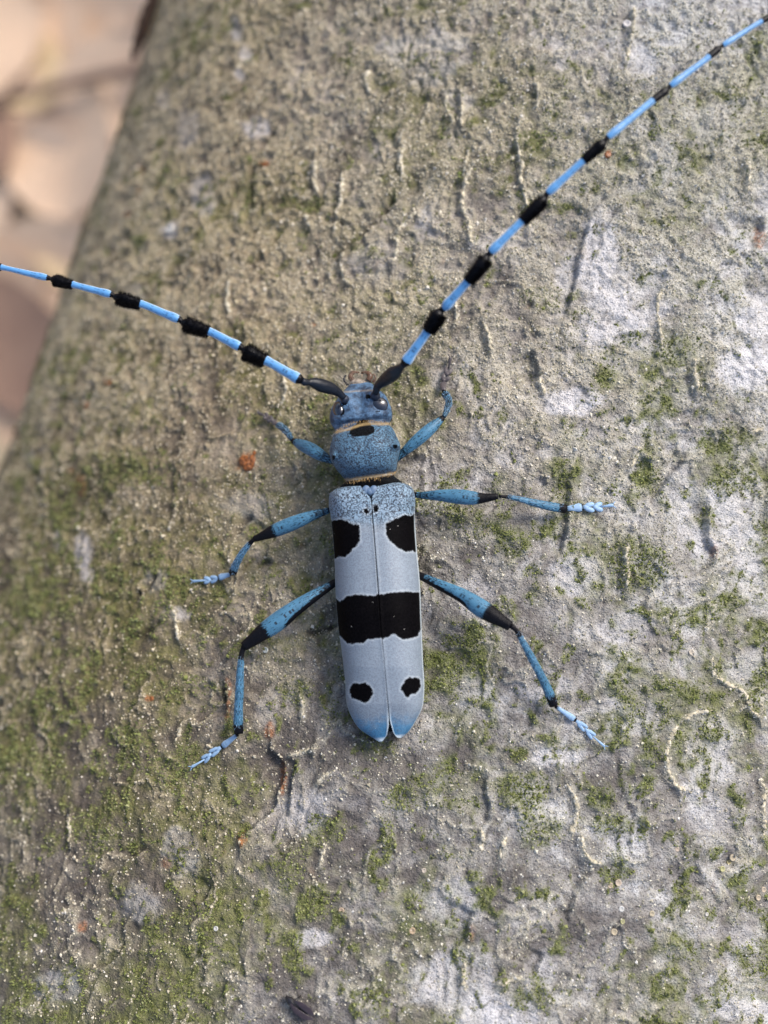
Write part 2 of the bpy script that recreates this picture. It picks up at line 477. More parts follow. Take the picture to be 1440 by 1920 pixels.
# ================================================================== THE TRUNK
# relief traced on the bark, as points of the photograph: R raised crusty ridges, S steps (right side proud), F fissures
RIDGES = [
 [(983,193),(977,230),(968,267),(977,300),(978,347),(987,377),(992,417),(992,453)],
 [(920,305),(893,308),(877,337),(868,367),(870,400),(883,427),(885,457),(907,463)],
 [(763,243),(752,257),(757,280),(752,300),(757,320),(753,347)],
 [(803,197),(800,217),(790,240)], [(840,177),(837,207),(850,227),(850,247)], [(867,167),(868,207),(870,247)],
 [(880,277),(873,317),(868,340)],
 [(1187,10),(1185,60),(1177,100),(1168,127)], [(787,397),(765,415),(753,430),(735,450)],
 [(744,440),(747,467),(737,499)], [(648,471),(641,492),(646,523),(664,540)],
 [(643,318),(646,353),(636,394),(627,450)], [(574,401),(589,446)],
 [(1393,303),(1400,333),(1398,367)], [(1240,540),(1232,560),(1233,600),(1238,633),(1240,663)],
 [(1173,1013),(1170,1040),(1173,1080),(1172,1113)], [(1297,670),(1298,707),(1303,740)],
 [(1203,830),(1190,860),(1177,883)], [(1427,803),(1397,817)],
 [(1333,1227),(1339,1267),(1358,1282),(1391,1300),(1404,1334),(1434,1352)], [(1336,1331),(1306,1334),(1275,1349)],
 [(1275,1350),(1261,1368),(1248,1399),(1244,1425),(1253,1453),(1270,1477),(1301,1482)],
 [(1421,1449),(1431,1479),(1427,1527),(1429,1555),(1426,1590)],
 [(1062,1467),(1080,1498),(1084,1529),(1076,1556),(1071,1578)], [(1089,1560),(1098,1600),(1116,1618),(1136,1618)],
 [(902,1551),(904,1575),(902,1596)], [(951,1569),(938,1596),(936,1613)], [(873,1804),(868,1830),(873,1862)],
 [(356,1347),(340,1370),(333,1396)], [(613,1582),(606,1600),(602,1627)], [(600,1400),(570,1408),(538,1420)],
 [(631,1444),(612,1455),(591,1476)], [(129,1529),(131,1555),(129,1582)], [(333,933),(334,955),(332,977),(317,1003)],
 [(327,1130),(333,1170),(343,1217)], [(530,690),(540,730),(528,770)], [(438,520),(430,560),(436,600)],
 [(1015,690),(1012,710),(1020,745)], [(905,600),(918,640),(926,690)], [(600,300),(592,340),(600,372)],
 [(770,1270),(780,1300),(778,1330)], [(560,1300),(568,1330),(562,1360)], [(930,1850),(960,1835),(985,1830)],
 [(1000,150),(1010,180),(1005,215)], [(700,120),(690,150),(697,185)], [(850,560),(858,590),(850,620)],
]
STEPS = [
 [(1107,393),(1097,443),(1088,467),(1080,520),(1063,580),(1057,600)], [(993,653),(1007,680),(1012,720)],
 [(1068,880),(1063,973),(1057,1013),(1043,1057)], [(1293,853),(1260,890),(1240,920),(1220,950)],
 [(1330,930),(1322,973),(1327,1017),(1338,1040),(1327,1067),(1293,1083),(1273,1095)],
 [(502,1369),(511,1409),(529,1444),(520,1476),(507,1516),(480,1547),(449,1573),(460,1631)],
 [(284,1591),(236,1618),(218,1649)], [(253,1711),(227,1738),(233,1769),(213,1800),(156,1818)],
 [(400,1658),(378,1698)], [(1116,1636),(1084,1667),(1073,1693),(1067,1738)], [(1022,1791),(1000,1831)],
 [(920,1449),(909,1475),(918,1511),(918,1538),(896,1556)], [(893,1707),(878,1751),(880,1778)],
 [(1427,397),(1430,433),(1410,460)], [(1421,1597),(1379,1623),(1350,1632),(1340,1660)], [(93,1267),(72,1300),(70,1343)],
 [(560,1420),(540,1500),(545,1540)], [(700,1300),(690,1370)], [(420,1270),(424,1345)],
 [(1324,1658),(1290,1672),(1267,1684)], [(520,1000),(500,1030),(505,1060)],
]
FISS = [
 [(747,353),(723,394),(695,426),(657,460)], [(200,957),(177,1003)], [(303,1073),(263,1130)], [(313,1163),(280,1185),(243,1203)],
 [(85,1200),(73,1240)], [(535,205),(505,260),(473,310),(470,380),(460,420)], [(315,135),(300,160)], [(420,1285),(420,1320)],
 [(480,960),(450,990),(440,1020)], [(560,1190),(640,1170)], [(270,1105),(250,1140)],
]
print('noise...')
def axis_steps(parts):
    out = [parts[0][0]]
    for a, b, d in parts:
        n = max(1, int(round((b - a) / d)))
        out += list(a + (b - a) * (np.arange(n) + 1) / n)
    return np.array(out)
S_AX = axis_steps([(-121.0, -97.0, 3.0), (-97.0, -62.0, .36), (-62.0, -34.0, .25), (-34.0, 44.0, .165), (44.0, 56.0, .4), (56.0, 121.7, 4.0)])
T_AX = axis_steps([(-2000.0, -200.0, 90.0), (-200.0, -64.0, 3.4), (-64.0, -54.0, .5), (-54.0, 66.0, .175), (66.0, 90.0, .4), (90.0, 240.0, 5.0), (240.0, 1900.0, 83.0)])
SG, TG = np.meshgrid(S_AX, T_AX)          # rows t, columns s
SG = SG.astype(np.float32); TG = TG.astype(np.float32)
wx = fbm(SG, TG, 5.0, 3, 3); wy = fbm(SG, TG, 5.0, 4, 3)
sw, tw = SG + .9 * wx, TG + .9 * wy

H = .9 * fbm(SG, TG, 34.0, 21, 3) + .42 * fbm(sw, tw * 1.0, 9.0, 22, 3)
H += .30 * fbm(sw / 3.0, tw, 5.5, 23, 3) * sstep(15, -30, TG)                 # folds across the grain, lower part
lump = fbm(sw, tw, 2.6, 31, 4, .55)
net = 1 - 2.2 * np.abs(fbm(sw, tw, 3.4, 35, 3, .5))                          # a net of raised crust round small hollows
net2 = 1 - 2.2 * np.abs(fbm(sw * 1.1, tw, 1.7, 37, 2, .5))
crust_n = fbm(sw, tw, 9.0, 41, 3)
U_, V_ = proj(cyl(SG, TG, np.full_like(SG, R)))
up_region = sstep(1250, 500, V_)                                             # sandy crust is thickest up the trunk
crust = sstep(.25, 1.05, .55 * net + .40 * net2 + .5 * lump + .55 * crust_n + .22 * up_region - .05)
H += .24 * crust * (.5 + .5 * up_region) + .16 * lump + .07 * net2
bil = np.abs(gn(sw / .95, tw / .95, 52)); bil2 = np.abs(gn(sw / .5 + 9, tw / .5, 53))
H += (.14 * bil + .10 * bil2) * (.35 + .65 * crust) + .05 * gn(SG / .36, TG / .36, 54)
q = fbm(sw * 1.5, tw * .75, 12.0, 45, 4, .5) * 4.2 + 20
fr = q - np.floor(q)
scarp = np.floor(q) + sstep(.86, 1.0, fr)
H += .20 * (scarp - 20) - .08 * (q - 20)
vf = fbm(sw * 1.25 + .5 * wx, tw * .8, 8.5, 47, 4, .5)
vein = sstep(.036, .008, np.abs(vf)) * sstep(-.15, .15, fbm(SG, TG, 7.0, 48, 3))
vein = np.maximum(vein, .8 * sstep(.045, .012, np.abs(fbm(sw, tw * .9, 5.0, 49, 3))) * sstep(.0, .25, fbm(SG + 50, TG, 6.0, 50, 3)))
H += .26 * vein
flake_rim = np.exp(-((np.minimum(fr, 1 - fr) * (fr < .5) + (fr >= .5) * 1) / .10) ** 2)       # the proud lip of a flake
flake_low = sstep(.74, .90, fr) * sstep(1.0, .93, fr)                                          # the foot below it
dark = np.zeros_like(H); rust = np.zeros_like(H); ridge_m = np.zeros_like(H)

def seg_dist(poly, pad):
    """distance and signed side from a polyline, only near it"""
    P = np.array([st(*p) for p in poly])
    P = crspline(P, max(12, len(P) * 6))
    lo = P.min(0) - pad; hi = P.max(0) + pad
    j0, j1 = np.searchsorted(S_AX, (lo[0], hi[0])); i0, i1 = np.searchsorted(T_AX, (lo[1], hi[1]))
    if j1 - j0 < 2 or i1 - i0 < 2: return None
    sl = (slice(i0, i1), slice(j0, j1))
    s = SG[sl] + .22 * gn(SG[sl] / .9, TG[sl] / .9, 77) + .10 * gn(SG[sl] / .35, TG[sl] / .35, 78)
    t = TG[sl] + .22 * gn(SG[sl] / .9 + 40, TG[sl] / .9, 79)
    best = np.full(s.shape, 1e9, np.float32); side = np.zeros_like(best); along = np.zeros_like(best)
    for q in range(len(P) - 1):
        a, b = P[q], P[q + 1]; d = b - a; L2 = d.dot(d) + 1e-9
        k = np.clip(((s - a[0]) * d[0] + (t - a[1]) * d[1]) / L2, 0, 1)
        dx = s - a[0] - k * d[0]; dy = t - a[1] - k * d[1]
        dd = np.hypot(dx, dy)
        m = dd < best
        best[m] = dd[m]
        side[m] = ((d[0] * dy - d[1] * dx) / math.sqrt(L2))[m]
        along[m] = ((q + k) / (len(P) - 1))[m]
    if P[0, 1] < P[-1, 1]: side = -side                                      # positive side = left when walked down the trunk -> right-hand bark
    return sl, best, side, along
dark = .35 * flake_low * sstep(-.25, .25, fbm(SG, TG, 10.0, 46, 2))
for poly in RIDGES:
    r = seg_dist(poly, 2.0)
    if r is None: continue
    sl, d, side, al = r
    end = sstep(0, .15, al) * sstep(1, .85, al) * .6 + .4
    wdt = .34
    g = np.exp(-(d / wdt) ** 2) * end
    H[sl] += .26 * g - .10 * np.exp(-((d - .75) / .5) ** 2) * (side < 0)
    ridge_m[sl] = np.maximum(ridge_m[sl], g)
    dark[sl] = np.maximum(dark[sl], .35 * np.exp(-((d - .6) / .3) ** 2) * (side < 0) * end)  # shade on the ridge's left side, painted into the colour
for poly in STEPS:
    r = seg_dist(poly, 6.0)
    if r is None: continue
    sl, d, side, al = r
    end = sstep(0, .2, al) * sstep(1, .8, al)
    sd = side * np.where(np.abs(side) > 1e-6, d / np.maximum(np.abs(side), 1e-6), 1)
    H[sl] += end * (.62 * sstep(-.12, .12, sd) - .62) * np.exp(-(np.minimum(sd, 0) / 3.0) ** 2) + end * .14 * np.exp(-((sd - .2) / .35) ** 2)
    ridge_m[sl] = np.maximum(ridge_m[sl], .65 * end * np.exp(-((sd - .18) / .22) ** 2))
    dark[sl] = np.maximum(dark[sl], .55 * end * np.exp(-((sd + .16) / .17) ** 2) * sstep(-.5, .2, lump[sl]))  # shade along the step's left foot, painted dark
for poly in FISS:
    r = seg_dist(poly, 2.0)
    if r is None: continue
    sl, d, side, al = r
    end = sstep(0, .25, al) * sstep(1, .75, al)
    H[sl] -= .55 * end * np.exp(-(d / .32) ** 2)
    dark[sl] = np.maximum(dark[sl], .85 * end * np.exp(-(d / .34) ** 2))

def blobs(lst, soft=.5):
    """patches given by photograph points: (x, y, rx, ry, weight)"""
    m = np.zeros_like(H)
    wob = 1.05 * fbm(sw, tw, 4.2, 61, 6, .68)
    for (x, y, rx, ry, wg) in lst:
        q = np.sqrt(((U_ - x) / rx) ** 2 + ((V_ - y) / ry) ** 2) + wob
        m = np.maximum(m, wg * sstep(1.15, 1.15 - soft, q))
    return m
LICHEN = [(1120,480,34,95,.9),(1165,600,95,62,.9),(1075,758,62,26,1),(1400,690,70,55,.95),(1375,960,60,75,.8),(1270,930,40,60,.55),(1080,1080,45,42,.6),
 (1420,610,40,40,.7),(320,430,20,20,1),(380,370,22,40,.7),(485,245,24,26,.9),(160,1050,20,50,1),(335,1150,26,18,.8),(1040,1420,55,22,.8),(920,1905,95,48,.95),
 (1010,1835,36,46,.5),(560,1520,60,40,.45),(850,1700,60,60,.5),(845,1840,75,65,.65),(340,1600,36,44,.5),(270,1700,40,40,.45),(110,1850,60,30,.5),(590,1762,50,20,.7),
 (800,105,80,55,.55),(700,495,60,40,.4),(1240,300,36,60,.45),(1330,230,60,45,.35),(1200,1350,60,40,.4),(900,1120,36,50,.4),(1330,1530,50,30,.35),(450,60,12,22,.9),
 (468,112,9,18,.9),(457,147,9,12,.9),(160,340,16,30,.5),(360,240,24,40,.5),(310,190,14,20,.5),(250,560,20,22,.55),(470,950,45,30,.4),(300,1090,30,26,.4),
 (110,1010,14,26,.6),(60,860,12,20,.6),(1400,1250,36,36,.5),(960,860,30,24,.4),(1290,1480,30,20,.35),(1395,1890,60,24,.7),(500,1330,30,40,.25),(1180,1180,50,40,.4)]
MOSS = [(860,1210,60,50,1),(840,1265,34,60,.9),(1140,690,22,44,.9),(1110,745,30,20,.7),(1215,885,34,46,1),(1345,820,62,24,1),(1200,1065,75,55,.9),(870,955,80,30,.8),
 (900,985,60,40,.8),(955,1025,46,40,.9),(985,1490,60,50,1),(1010,1560,60,40,.7),(1220,1410,28,36,.9),(1290,1400,40,26,.8),(995,1865,52,42,1),(725,1590,14,58,1),(590,1690,30,40,.9),
 (560,1815,24,44,1),(700,1870,44,40,1),(250,1400,74,44,.9),(110,1330,56,60,1),(80,1120,56,60,.9),(250,880,110,50,.6),(160,1560,80,60,.6),(60,1430,60,60,.7),(890,1660,30,24,1),
 (1160,1620,20,24,.9),(1130,1500,30,26,.8),(1150,1545,40,30,.8),(1010,560,50,30,.6),(1030,575,30,20,.8),(1060,480,30,16,.6),(620,1570,40,40,.6),(540,1620,50,50,.7),
 (760,1490,40,40,.7),(700,1400,40,30,.7),(1230,420,30,14,.8),(1270,650,50,22,.8),(1310,730,14,20,.9),(1090,600,24,30,.6),(1290,1650,14,20,.7),(840,1610,12,14,.9),
 (900,300,30,20,.4),(850,310,50,20,.4),(320,330,30,30,.5),(480,330,30,40,.5),(130,700,40,40,.4),(780,940,40,20,.8),(830,900,50,20,.7),(370,1290,60,40,.6),(340,1450,60,60,.7),
 (1390,1130,40,20,.8),(1370,1190,30,14,.6),(1170,1320,36,36,.5),(700,1620,24,30,.6),(820,1480,70,60,.5),(640,1020,40,30,.4),(560,1300,36,40,.6),(620,1330,30,40,.5),(1410,1800,40,40,.6),
 (1270,1780,36,30,.5),(870,1830,14,14,.5),(1340,1850,40,40,.7),(480,770,60,30,.35),(560,840,60,40,.3)]
lich = 1.0 * blobs(LICHEN, .5) + .6 * sstep(.24, .48, fbm(sw, tw, 8.0, 71, 4)) * sstep(400, 900, U_)
moss_b = blobs(MOSS, .7)
mn = fbm(sw, tw, 3.4, 81, 4, .6); mbig = fbm(SG, TG, 16.0, 85, 2)
mfine = fbm(sw, tw, 1.5, 87, 3, .6)
moss = np.clip(moss_b * sstep(-.35, .15, mn + .5 * mfine + .1) + 1.0 * sstep(.02, .28, .7 * mn + .35 * mbig + .55 * mfine - .35 * crust - .35 * vein + .25 * flake_low + .02 * sstep(500, 150, U_) + .03 * sstep(700, 1000, U_)), 0, 1)
moss *= (1 - .30 * up_region * sstep(250, 500, U_))
algae = np.clip(.9 * moss + .45 * sstep(600, 120, U_) * sstep(-.35, .25, mbig + .6 * mn) + .85 * sstep(-.22, .28, mbig + .5 * mn + .4 * mfine), 0, 1)
lich = np.clip(lich, 0, 1) * (1 - .75 * moss)
crust = crust * (1 - .75 * lich) * (1 - .35 * moss)
crust *= .38 + .62 * up_region
crust = np.maximum(crust, .9 * vein)
crust = np.maximum(crust, np.maximum(ridge_m * .95, .6 * flake_rim * sstep(-.2, .3, mfine)))
H += .26 * moss * (.4 + sstep(-.2, .4, fbm(sw, tw, 1.1, 83, 3)))
H -= .10 * lich * crust
RUST = [(463,866,20,22,1),(525,1455,9,45,1),(452,1575,12,16,1),(505,1370,10,24,.8),(427,1305,8,40,.8),(205,717,9,9,1),(163,760,8,10,.8),(285,1310,7,7,1),(1425,440,9,24,.8),
 (497,308,14,7,1),(265,320,8,12,1),(245,405,9,9,1),(1140,290,8,10,.8),(150,905,10,20,.7),(30,805,12,22,.6),(590,610,6,5,.9),(885,1750,7,18,.6),(155,1740,9,14,.7),
 (310,1620,10,14,.5),(1337,1035,7,14,.6),(268,370,7,20,.6),(130,880,9,9,.7)]
rust = blobs(RUST, .6)
rust[:] = np.clip(.8 * rust + .15 * sstep(.42, .55, fbm(sw, tw, 2.2, 95, 3)) * flake_low, 0, 1)
warm = np.clip(.10 + .85 * sstep(820, 200, U_) * sstep(2300, 1100, V_) + .22 * mbig + .45 * up_region * sstep(1350, 800, U_), 0, 1)  # ground bounce painted warm into the left bark; tan crust higher up
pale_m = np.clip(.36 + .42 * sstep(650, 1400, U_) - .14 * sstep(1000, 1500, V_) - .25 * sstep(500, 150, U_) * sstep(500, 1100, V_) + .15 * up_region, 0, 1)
print('bark mesh', SG.size)
trunk = thing('fallen_tree_trunk', CC - R * .0, 'leaning fallen tree trunk with mossy grey flaking bark carrying the blue beetle', 'tree trunk')
BV = cyl(SG, TG, (R + H)).reshape(-1, 3)
nr, nc = SG.shape
bf = grid_faces(nr, nc)
# close the tube along the hidden underside
last = np.stack([np.arange(nr - 1) * nc + nc - 1, np.arange(nr - 1) * nc, np.arange(1, nr) * nc, np.arange(1, nr) * nc + nc - 1], -1)
bf = np.concatenate([bf, last])
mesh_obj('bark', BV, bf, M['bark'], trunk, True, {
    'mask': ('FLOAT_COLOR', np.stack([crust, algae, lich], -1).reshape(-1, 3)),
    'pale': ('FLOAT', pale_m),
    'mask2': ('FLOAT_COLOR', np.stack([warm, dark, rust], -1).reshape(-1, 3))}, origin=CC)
# sawn ends, far out of the picture
for te in (T_AX[0], T_AX[-1]):
    ring = cyl(np.linspace(-math.pi, math.pi, 41)[:-1] * R, np.full(40, te), np.full(40, R + .5))
    mesh_obj('sawn_end', np.concatenate([ring, [CC + te * AX]]), [(i, (i + 1) % 40, 40) for i in range(40)], M['cream'], trunk, False, origin=CC)

def sample(F, s, t):
    s = np.atleast_1d(s); t = np.atleast_1d(t)
    j = np.clip(np.searchsorted(S_AX, s) - 1, 0, len(S_AX) - 2); i = np.clip(np.searchsorted(T_AX, t) - 1, 0, len(T_AX) - 2)
    a = (s - S_AX[j]) / (S_AX[j + 1] - S_AX[j]); b = (t - T_AX[i]) / (T_AX[i + 1] - T_AX[i])
    return (F[i, j] * (1 - a) + F[i, j + 1] * a) * (1 - b) + (F[i + 1, j] * (1 - a) + F[i + 1, j + 1] * a) * b
def bark_at(u, v, off=0.0):
    """point on a pixel's ray that lies off mm above the bark"""
    h = 0.0
    for _ in range(5):
        s, t, p = hit_cyl(u, v, R + h + off)
        h = float(sample(H, s, t)[0])
    return p
def surf_frame(s, t):
    a = s / R
    n = np.cos(a)[:, None] * NC + np.sin(a)[:, None] * RC
    e1 = -np.sin(a)[:, None] * NC + np.cos(a)[:, None] * RC
    return n, e1

# ---- loose grains of the crust, and moss: uncountable, one part each
OCT_V = np.array([(1, 0, -.35), (-1, 0, -.35), (0, 1, -.35), (0, -1, -.35), (.1, .05, .95)], float)
OCT_F = np.array([(0, 2, 4), (2, 1, 4), (1, 3, 4), (3, 0, 4)])
def grains(n, dens, size, colors, name, mat, seedless=0):
    s = rng.uniform(-66, 47, n * 4); t = rng.uniform(-58, 88, n * 4)
    keep = rng.random(n * 4) < dens(s, t)
    s, t = s[keep][:n], t[keep][:n]; n = len(s)
    nn, e1 = surf_frame(s, t)
    z = size(s, t, n)
    th = rng.uniform(0, 6.283, n)
    ex = np.cos(th)[:, None] * e1 + np.sin(th)[:, None] * AX
    ey = np.cross(nn, ex)
    tilt = rng.normal(0, .4, (n, 1)); ez = nn + tilt * ex; ez /= np.linalg.norm(ez, axis=1)[:, None]
    ex = np.cross(ey, ez)
    sc = z[:, None] * rng.uniform(.6, 1.25, (n, 3))
    base = cyl(s, t, R + sample(H, s, t) + .25 * z)
    k = OCT_V[None] * (1 + rng.uniform(-.25, .25, (n, 5, 1)))
    V = base[:, None, :] + (k[..., 0:1] * sc[:, None, 0:1]) * ex[:, None] + (k[..., 1:2] * sc[:, None, 1:2]) * ey[:, None] + (k[..., 2:3] * sc[:, None, 2:3]) * ez[:, None]
    F = (np.arange(n)[:, None, None] * 5 + OCT_F[None]).reshape(-1, 3)
    C = np.repeat(colors(s, t, n), 5, axis=0)
    return mesh_obj(name, V.reshape(-1, 3), F, mat, trunk, False, {'tint': ('FLOAT_COLOR', C)}, 'stuff', CC)
PAL = np.array([(.44, .41, .33), (.60, .57, .49), (.34, .31, .25), (.44, .42, .36), (.60, .59, .57), (.27, .25, .19), (.17, .18, .08)])
def crumb_col(s, t, n):
    m = sample(moss, s, t); p = PAL[rng.choice(len(PAL), n, p=[.24, .14, .19, .16, .09, .11, .07])]
    g = np.array([(.20, .21, .07)]) * rng.uniform(.6, 1.5, (n, 1))
    k = np.clip(m * 1.1 - .25 + rng.normal(0, .2, n), 0, .9)[:, None]
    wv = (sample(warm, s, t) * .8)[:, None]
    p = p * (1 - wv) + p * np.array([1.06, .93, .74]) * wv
    return p * (1 - k) + g * k
cr = lambda s, t: .05 + .95 * sample(np.clip(crust, 0, 1), s, t) ** 1.4
grains(190000, lambda s, t: cr(s, t) * (1 - .6 * sample(lich, s, t)), lambda s, t, n: np.minimum(np.exp(rng.normal(math.log(.085), .36, n)), .22), crumb_col, 'crust_grains', M['crumb'])
def moss_col(s, t, n):
    b = np.array([(.088, .105, .026)]) * rng.uniform(.4, 1.8, (n, 1))
    y = np.array([(.27, .28, .10)])
    k = np.clip(rng.normal(.2, .25, n), 0, 1)[:, None]
    return b * (1 - k) + y * k
grains(125000, lambda s, t: np.clip(sample(moss, s, t), 0, 1) ** 1.2, lambda s, t, n: np.exp(rng.normal(math.log(.085), .35, n)), moss_col, 'moss_cushion', M['moss'])
# moss leaflets
n = 60000
s = rng.uniform(-66, 47, n * 5); t = rng.uniform(-58, 88, n * 5)
kp = rng.random(n * 5) < np.clip(sample(moss, s, t) * 1.1 - .2, 0, 1) ** 1.6
s, t = s[kp][:n], t[kp][:n]; n = len(s)
nn, e1 = surf_frame(s, t)
th = rng.uniform(0, 6.283, n)
hor = np.cos(th)[:, None] * e1 + np.sin(th)[:, None] * AX
d = nn * rng.uniform(.5, 1.2, (n, 1)) + hor * rng.uniform(.2, .9, (n, 1)); d /= np.linalg.norm(d, axis=1)[:, None]
sd = np.cross(d, nn + .01); sd /= np.linalg.norm(sd, axis=1)[:, None]
L = rng.uniform(.18, .42, (n, 1)); W = L * rng.uniform(.14, .26, (n, 1))
b0 = cyl(s, t, R + sample(H, s, t) - .03)
V = np.stack([b0 - sd * W * .4, b0 + d * L * .5 + sd * W, b0 + d * L - nn * L * .12, b0 + d * L * .5 - sd * W], 1).reshape(-1, 3)
F = np.arange(n * 4).reshape(-1, 4)
mesh_obj('moss_leaflets', V, F, M['moss'], trunk, False, {'tint': ('FLOAT_COLOR', np.repeat(moss_col(s, t, n) * 1.15, 4, axis=0))}, 'stuff', CC)

# ---- every raised ridge of bark one can pick out: a rough strip of its own
for poly in RIDGES:
    P = np.array([st(*p) for p in poly])
    Ln = np.linalg.norm(np.diff(P, axis=0), axis=1).sum()
    n = max(14, int(Ln / .16))
    P = crspline(P, n)
    P += np.c_[gn(P[:, 1] / .8, P[:, 0] * 0 + 3, 5), gn(P[:, 1] / .8, P[:, 0] * 0 + 9, 6)] * .14 + rng.normal(0, .03, P.shape)
    Tn = np.gradient(P, axis=0); Tn /= np.linalg.norm(Tn, axis=1)[:, None]
    Q = np.c_[-Tn[:, 1], Tn[:, 0]]
    arc = np.linspace(0, math.pi, 6)
    endt = np.clip(np.minimum(np.arange(n), np.arange(n)[::-1]) / (.14 * n), .12, 1)
    wd = (.165 + .10 * gn(np.arange(n) / 5.0, np.full(n, P[0, 1]), 8) + .06 * rng.normal(size=n)) * endt
    wd = np.clip(wd, .04, .36)
    hs = []
    for a in arc:
        ss = P[:, 0] + Q[:, 0] * wd * math.cos(a) + rng.normal(0, .05, n); tt = P[:, 1] + Q[:, 1] * wd * math.cos(a) + rng.normal(0, .04, n)
        hh = sample(H, ss, tt) - .05 + wd * .9 * math.sin(a) * rng.uniform(.5, 1.5, n)
        hs.append(cyl(ss, tt, R + hh))
    V = np.stack(hs, 1)
    c = np.array([1.03, .97, .86]) * PAL[rng.choice([0, 1, 1, 1, 3, 4, 3], n * 6)] * rng.uniform(.75, 1.15, (n * 6, 1))
    uu = proj(V.reshape(-1, 3))[0]
    mesh_obj('bark_ridge', V.reshape(-1, 3), grid_faces(n, 6), M['ridge'], trunk, True, {'tint': ('FLOAT_COLOR', c)}, None, CC)

# ---- little round lichen cups and the rust-coloured drop
def cup(u, v, rpx, c):
    p = bark_at(u, v, 0.0); s, t, _ = hit_cyl(u, v, R)
    nn, e1 = surf_frame(np.array([s]), np.array([t])); nn, e1 = nn[0], e1[0]; e2 = np.cross(nn, e1)
    r = .85 * rpx * depth_of(p) / FPX
    prof = [(0, .22), (.55, .20), (.75, .42), (.95, .46), (1.08, .30), (1.02, -.25)]
    a = np.arange(12) * 2 * math.pi / 12
    V = np.concatenate([p + nn * z * r + (rr * r * np.cos(a) * rng.uniform(.93, 1.07, 12))[:, None] * e1 + (rr * r * np.sin(a))[:, None] * e2 for rr, z in prof])
    c = .55 * np.array(c) + .45 * np.array((.36, .34, .30))
    tint = np.concatenate([np.tile(np.array(c) * (.85 if rr < .7 else 1.05), (12, 1)) for rr, z in prof])
    mesh_obj('lichen_cup', V, [tuple(q) for q in grid_faces(len(prof), 12, True)], M['cup'], trunk, True, {'tint': ('FLOAT_COLOR', tint)}, None, CC)
for u, v, r_, c in [(1373,1608,7,(.42,.33,.2)),(1366,1616,5,(.4,.33,.08)),(1354,1629,6,(.36,.35,.08)),(1159,1655,7,(.45,.33,.24)),(1144,1660,6,(.42,.30,.2)),
                    (1165,1704,6,(.55,.56,.58)),(1151,1747,7,(.45,.36,.22)),(1167,1728,5,(.3,.3,.06)),(1431,1668,6,(.4,.3,.2)),(1421,1683,6,(.42,.32,.2)),
                    (1287,911,5,(.5,.48,.46)),(981,819,4,(.5,.46,.42)),(1006,819,4,(.5,.46,.42)),(989,841,5,(.48,.42,.36)),(1296,1223,6,(.5,.42,.33)),(1269,1592,5,(.45,.33,.25)),
                    (1325,1714,4,(.52,.5,.48)),(1222,1713,6,(.42,.34,.2)),(795,1632,5,(.5,.4,.32)),(773,1745,7,(.4,.24,.1)),(640,1707,6,(.4,.25,.14)),(1333,43,5,(.6,.55,.6)),(1175,45,8,(.62,.58,.6)),
                    (498,1219,6,(.62,.66,.62)),(405,1741,5,(.6,.6,.6)),(320,430,11,(.62,.6,.58))]:
    cup(u, v, r_, c)
def drop(u, v, rx, ry, mat, name):
    p = bark_at(u, v, .1); s, t, _ = hit_cyl(u, v, R)
    nn, e1 = surf_frame(np.array([s]), np.array([t])); nn, e1 = nn[0], e1[0]; e2 = np.cross(nn, e1)
    b = MB(); k = depth_of(p) / FPX
    b.ball(p, rx * k, ry * k, .28 * min(rx, ry) * k, e1, e2, nn, 22, 13)
    v_ = b.v[0]; v_ += (.22 * min(rx, ry) * k) * gn(v_[:, 0] / .4, v_[:, 1] / .4, 55)[:, None] * nn
    return b.build(name, mat, trunk, CC)
for a in [(469,868,10,16),(458,864,12,11),(463,876,9,7),(476,850,4,6),(205,717,6,6),(163,760,5,6),(284,1310,5,5),(497,308,11,4),(1140,290,6,7)]:
    o = drop(*a, M['rust'], 'resin_drop')

# ================================================================== THE BEETLE
OB = bark_at(705, 1080)
NB = unit(np.array([-.10, .13, 1.0]))            # the back of the beetle
def P(u, v, h):
    """pixel ray -> point h mm above the bark in the beetle's own plane"""
    d = ray(u, v); o = OB + NB * h
    k = (o - CAM).dot(NB) / d.dot(NB)
    return CAM + d * k
beetle = thing('longhorn_beetle', OB, 'blue-grey longhorn beetle with black bands and long tufted antennae clinging to the bark', 'beetle')
def part(mb, name, mat, parent=beetle, **k): return mb.build(name, mat, parent, OB, **k)

# ---- body: head, pronotum, chest and abdomen in one skin.  (left px, right px, height of the widest line, top, bottom)
BODY = [((668,716),(690,713),1.9,2.3,1.5), ((653,725),(699,721),2.4,3.3,1.4), ((645,738),(707,730),3.0,4.3,1.4), ((632,752),(722,741),3.3,4.95,1.4), ((622,768),(730,756),3.4,5.3,1.4),
        ((619,782),(735,771),3.5,5.45,1.4), ((621,795),(735,784),3.5,5.4,1.5), ((627,805),(731,792),3.5,5.2,1.7), ((629,810),(730,797),3.5,5.25,1.7),
        ((626,818),(736,803),3.5,5.75,1.6), ((622,832),(743,817),3.5,6.15,1.5), ((619,850),(750,833),3.5,6.4,1.4), ((622,866),(750,848),3.5,6.45,1.4),
        ((630,879),(746,864),3.5,6.3,1.4), ((639,890),(744,878),3.4,5.95,1.4), ((645,897),(742,884),3.3,5.4,1.5), ((649,902),(738,890),3.2,4.9,1.5), ((640,912),(752,903),3.0,4.9,1.4),
        ((628,930),(770,922),2.9,4.6,1.2), ((630,1000),(775,994),2.9,4.8,1.1), ((640,1120),(780,1112),2.8,4.8,1.1), ((650,1230),(784,1222),2.7,4.4,1.2),
        ((668,1310),(782,1304),2.6,3.8,1.4), ((700,1355),(765,1348),2.5,3.2,1.7), ((722,1372),(745,1370),2.4,2.7,2.0)]
rows = crspline(np.array([(l[0], l[1], r[0], r[1], zm, zt, zb) for l, r, zm, zt, zb in BODY]), 230)
NSEG = 72
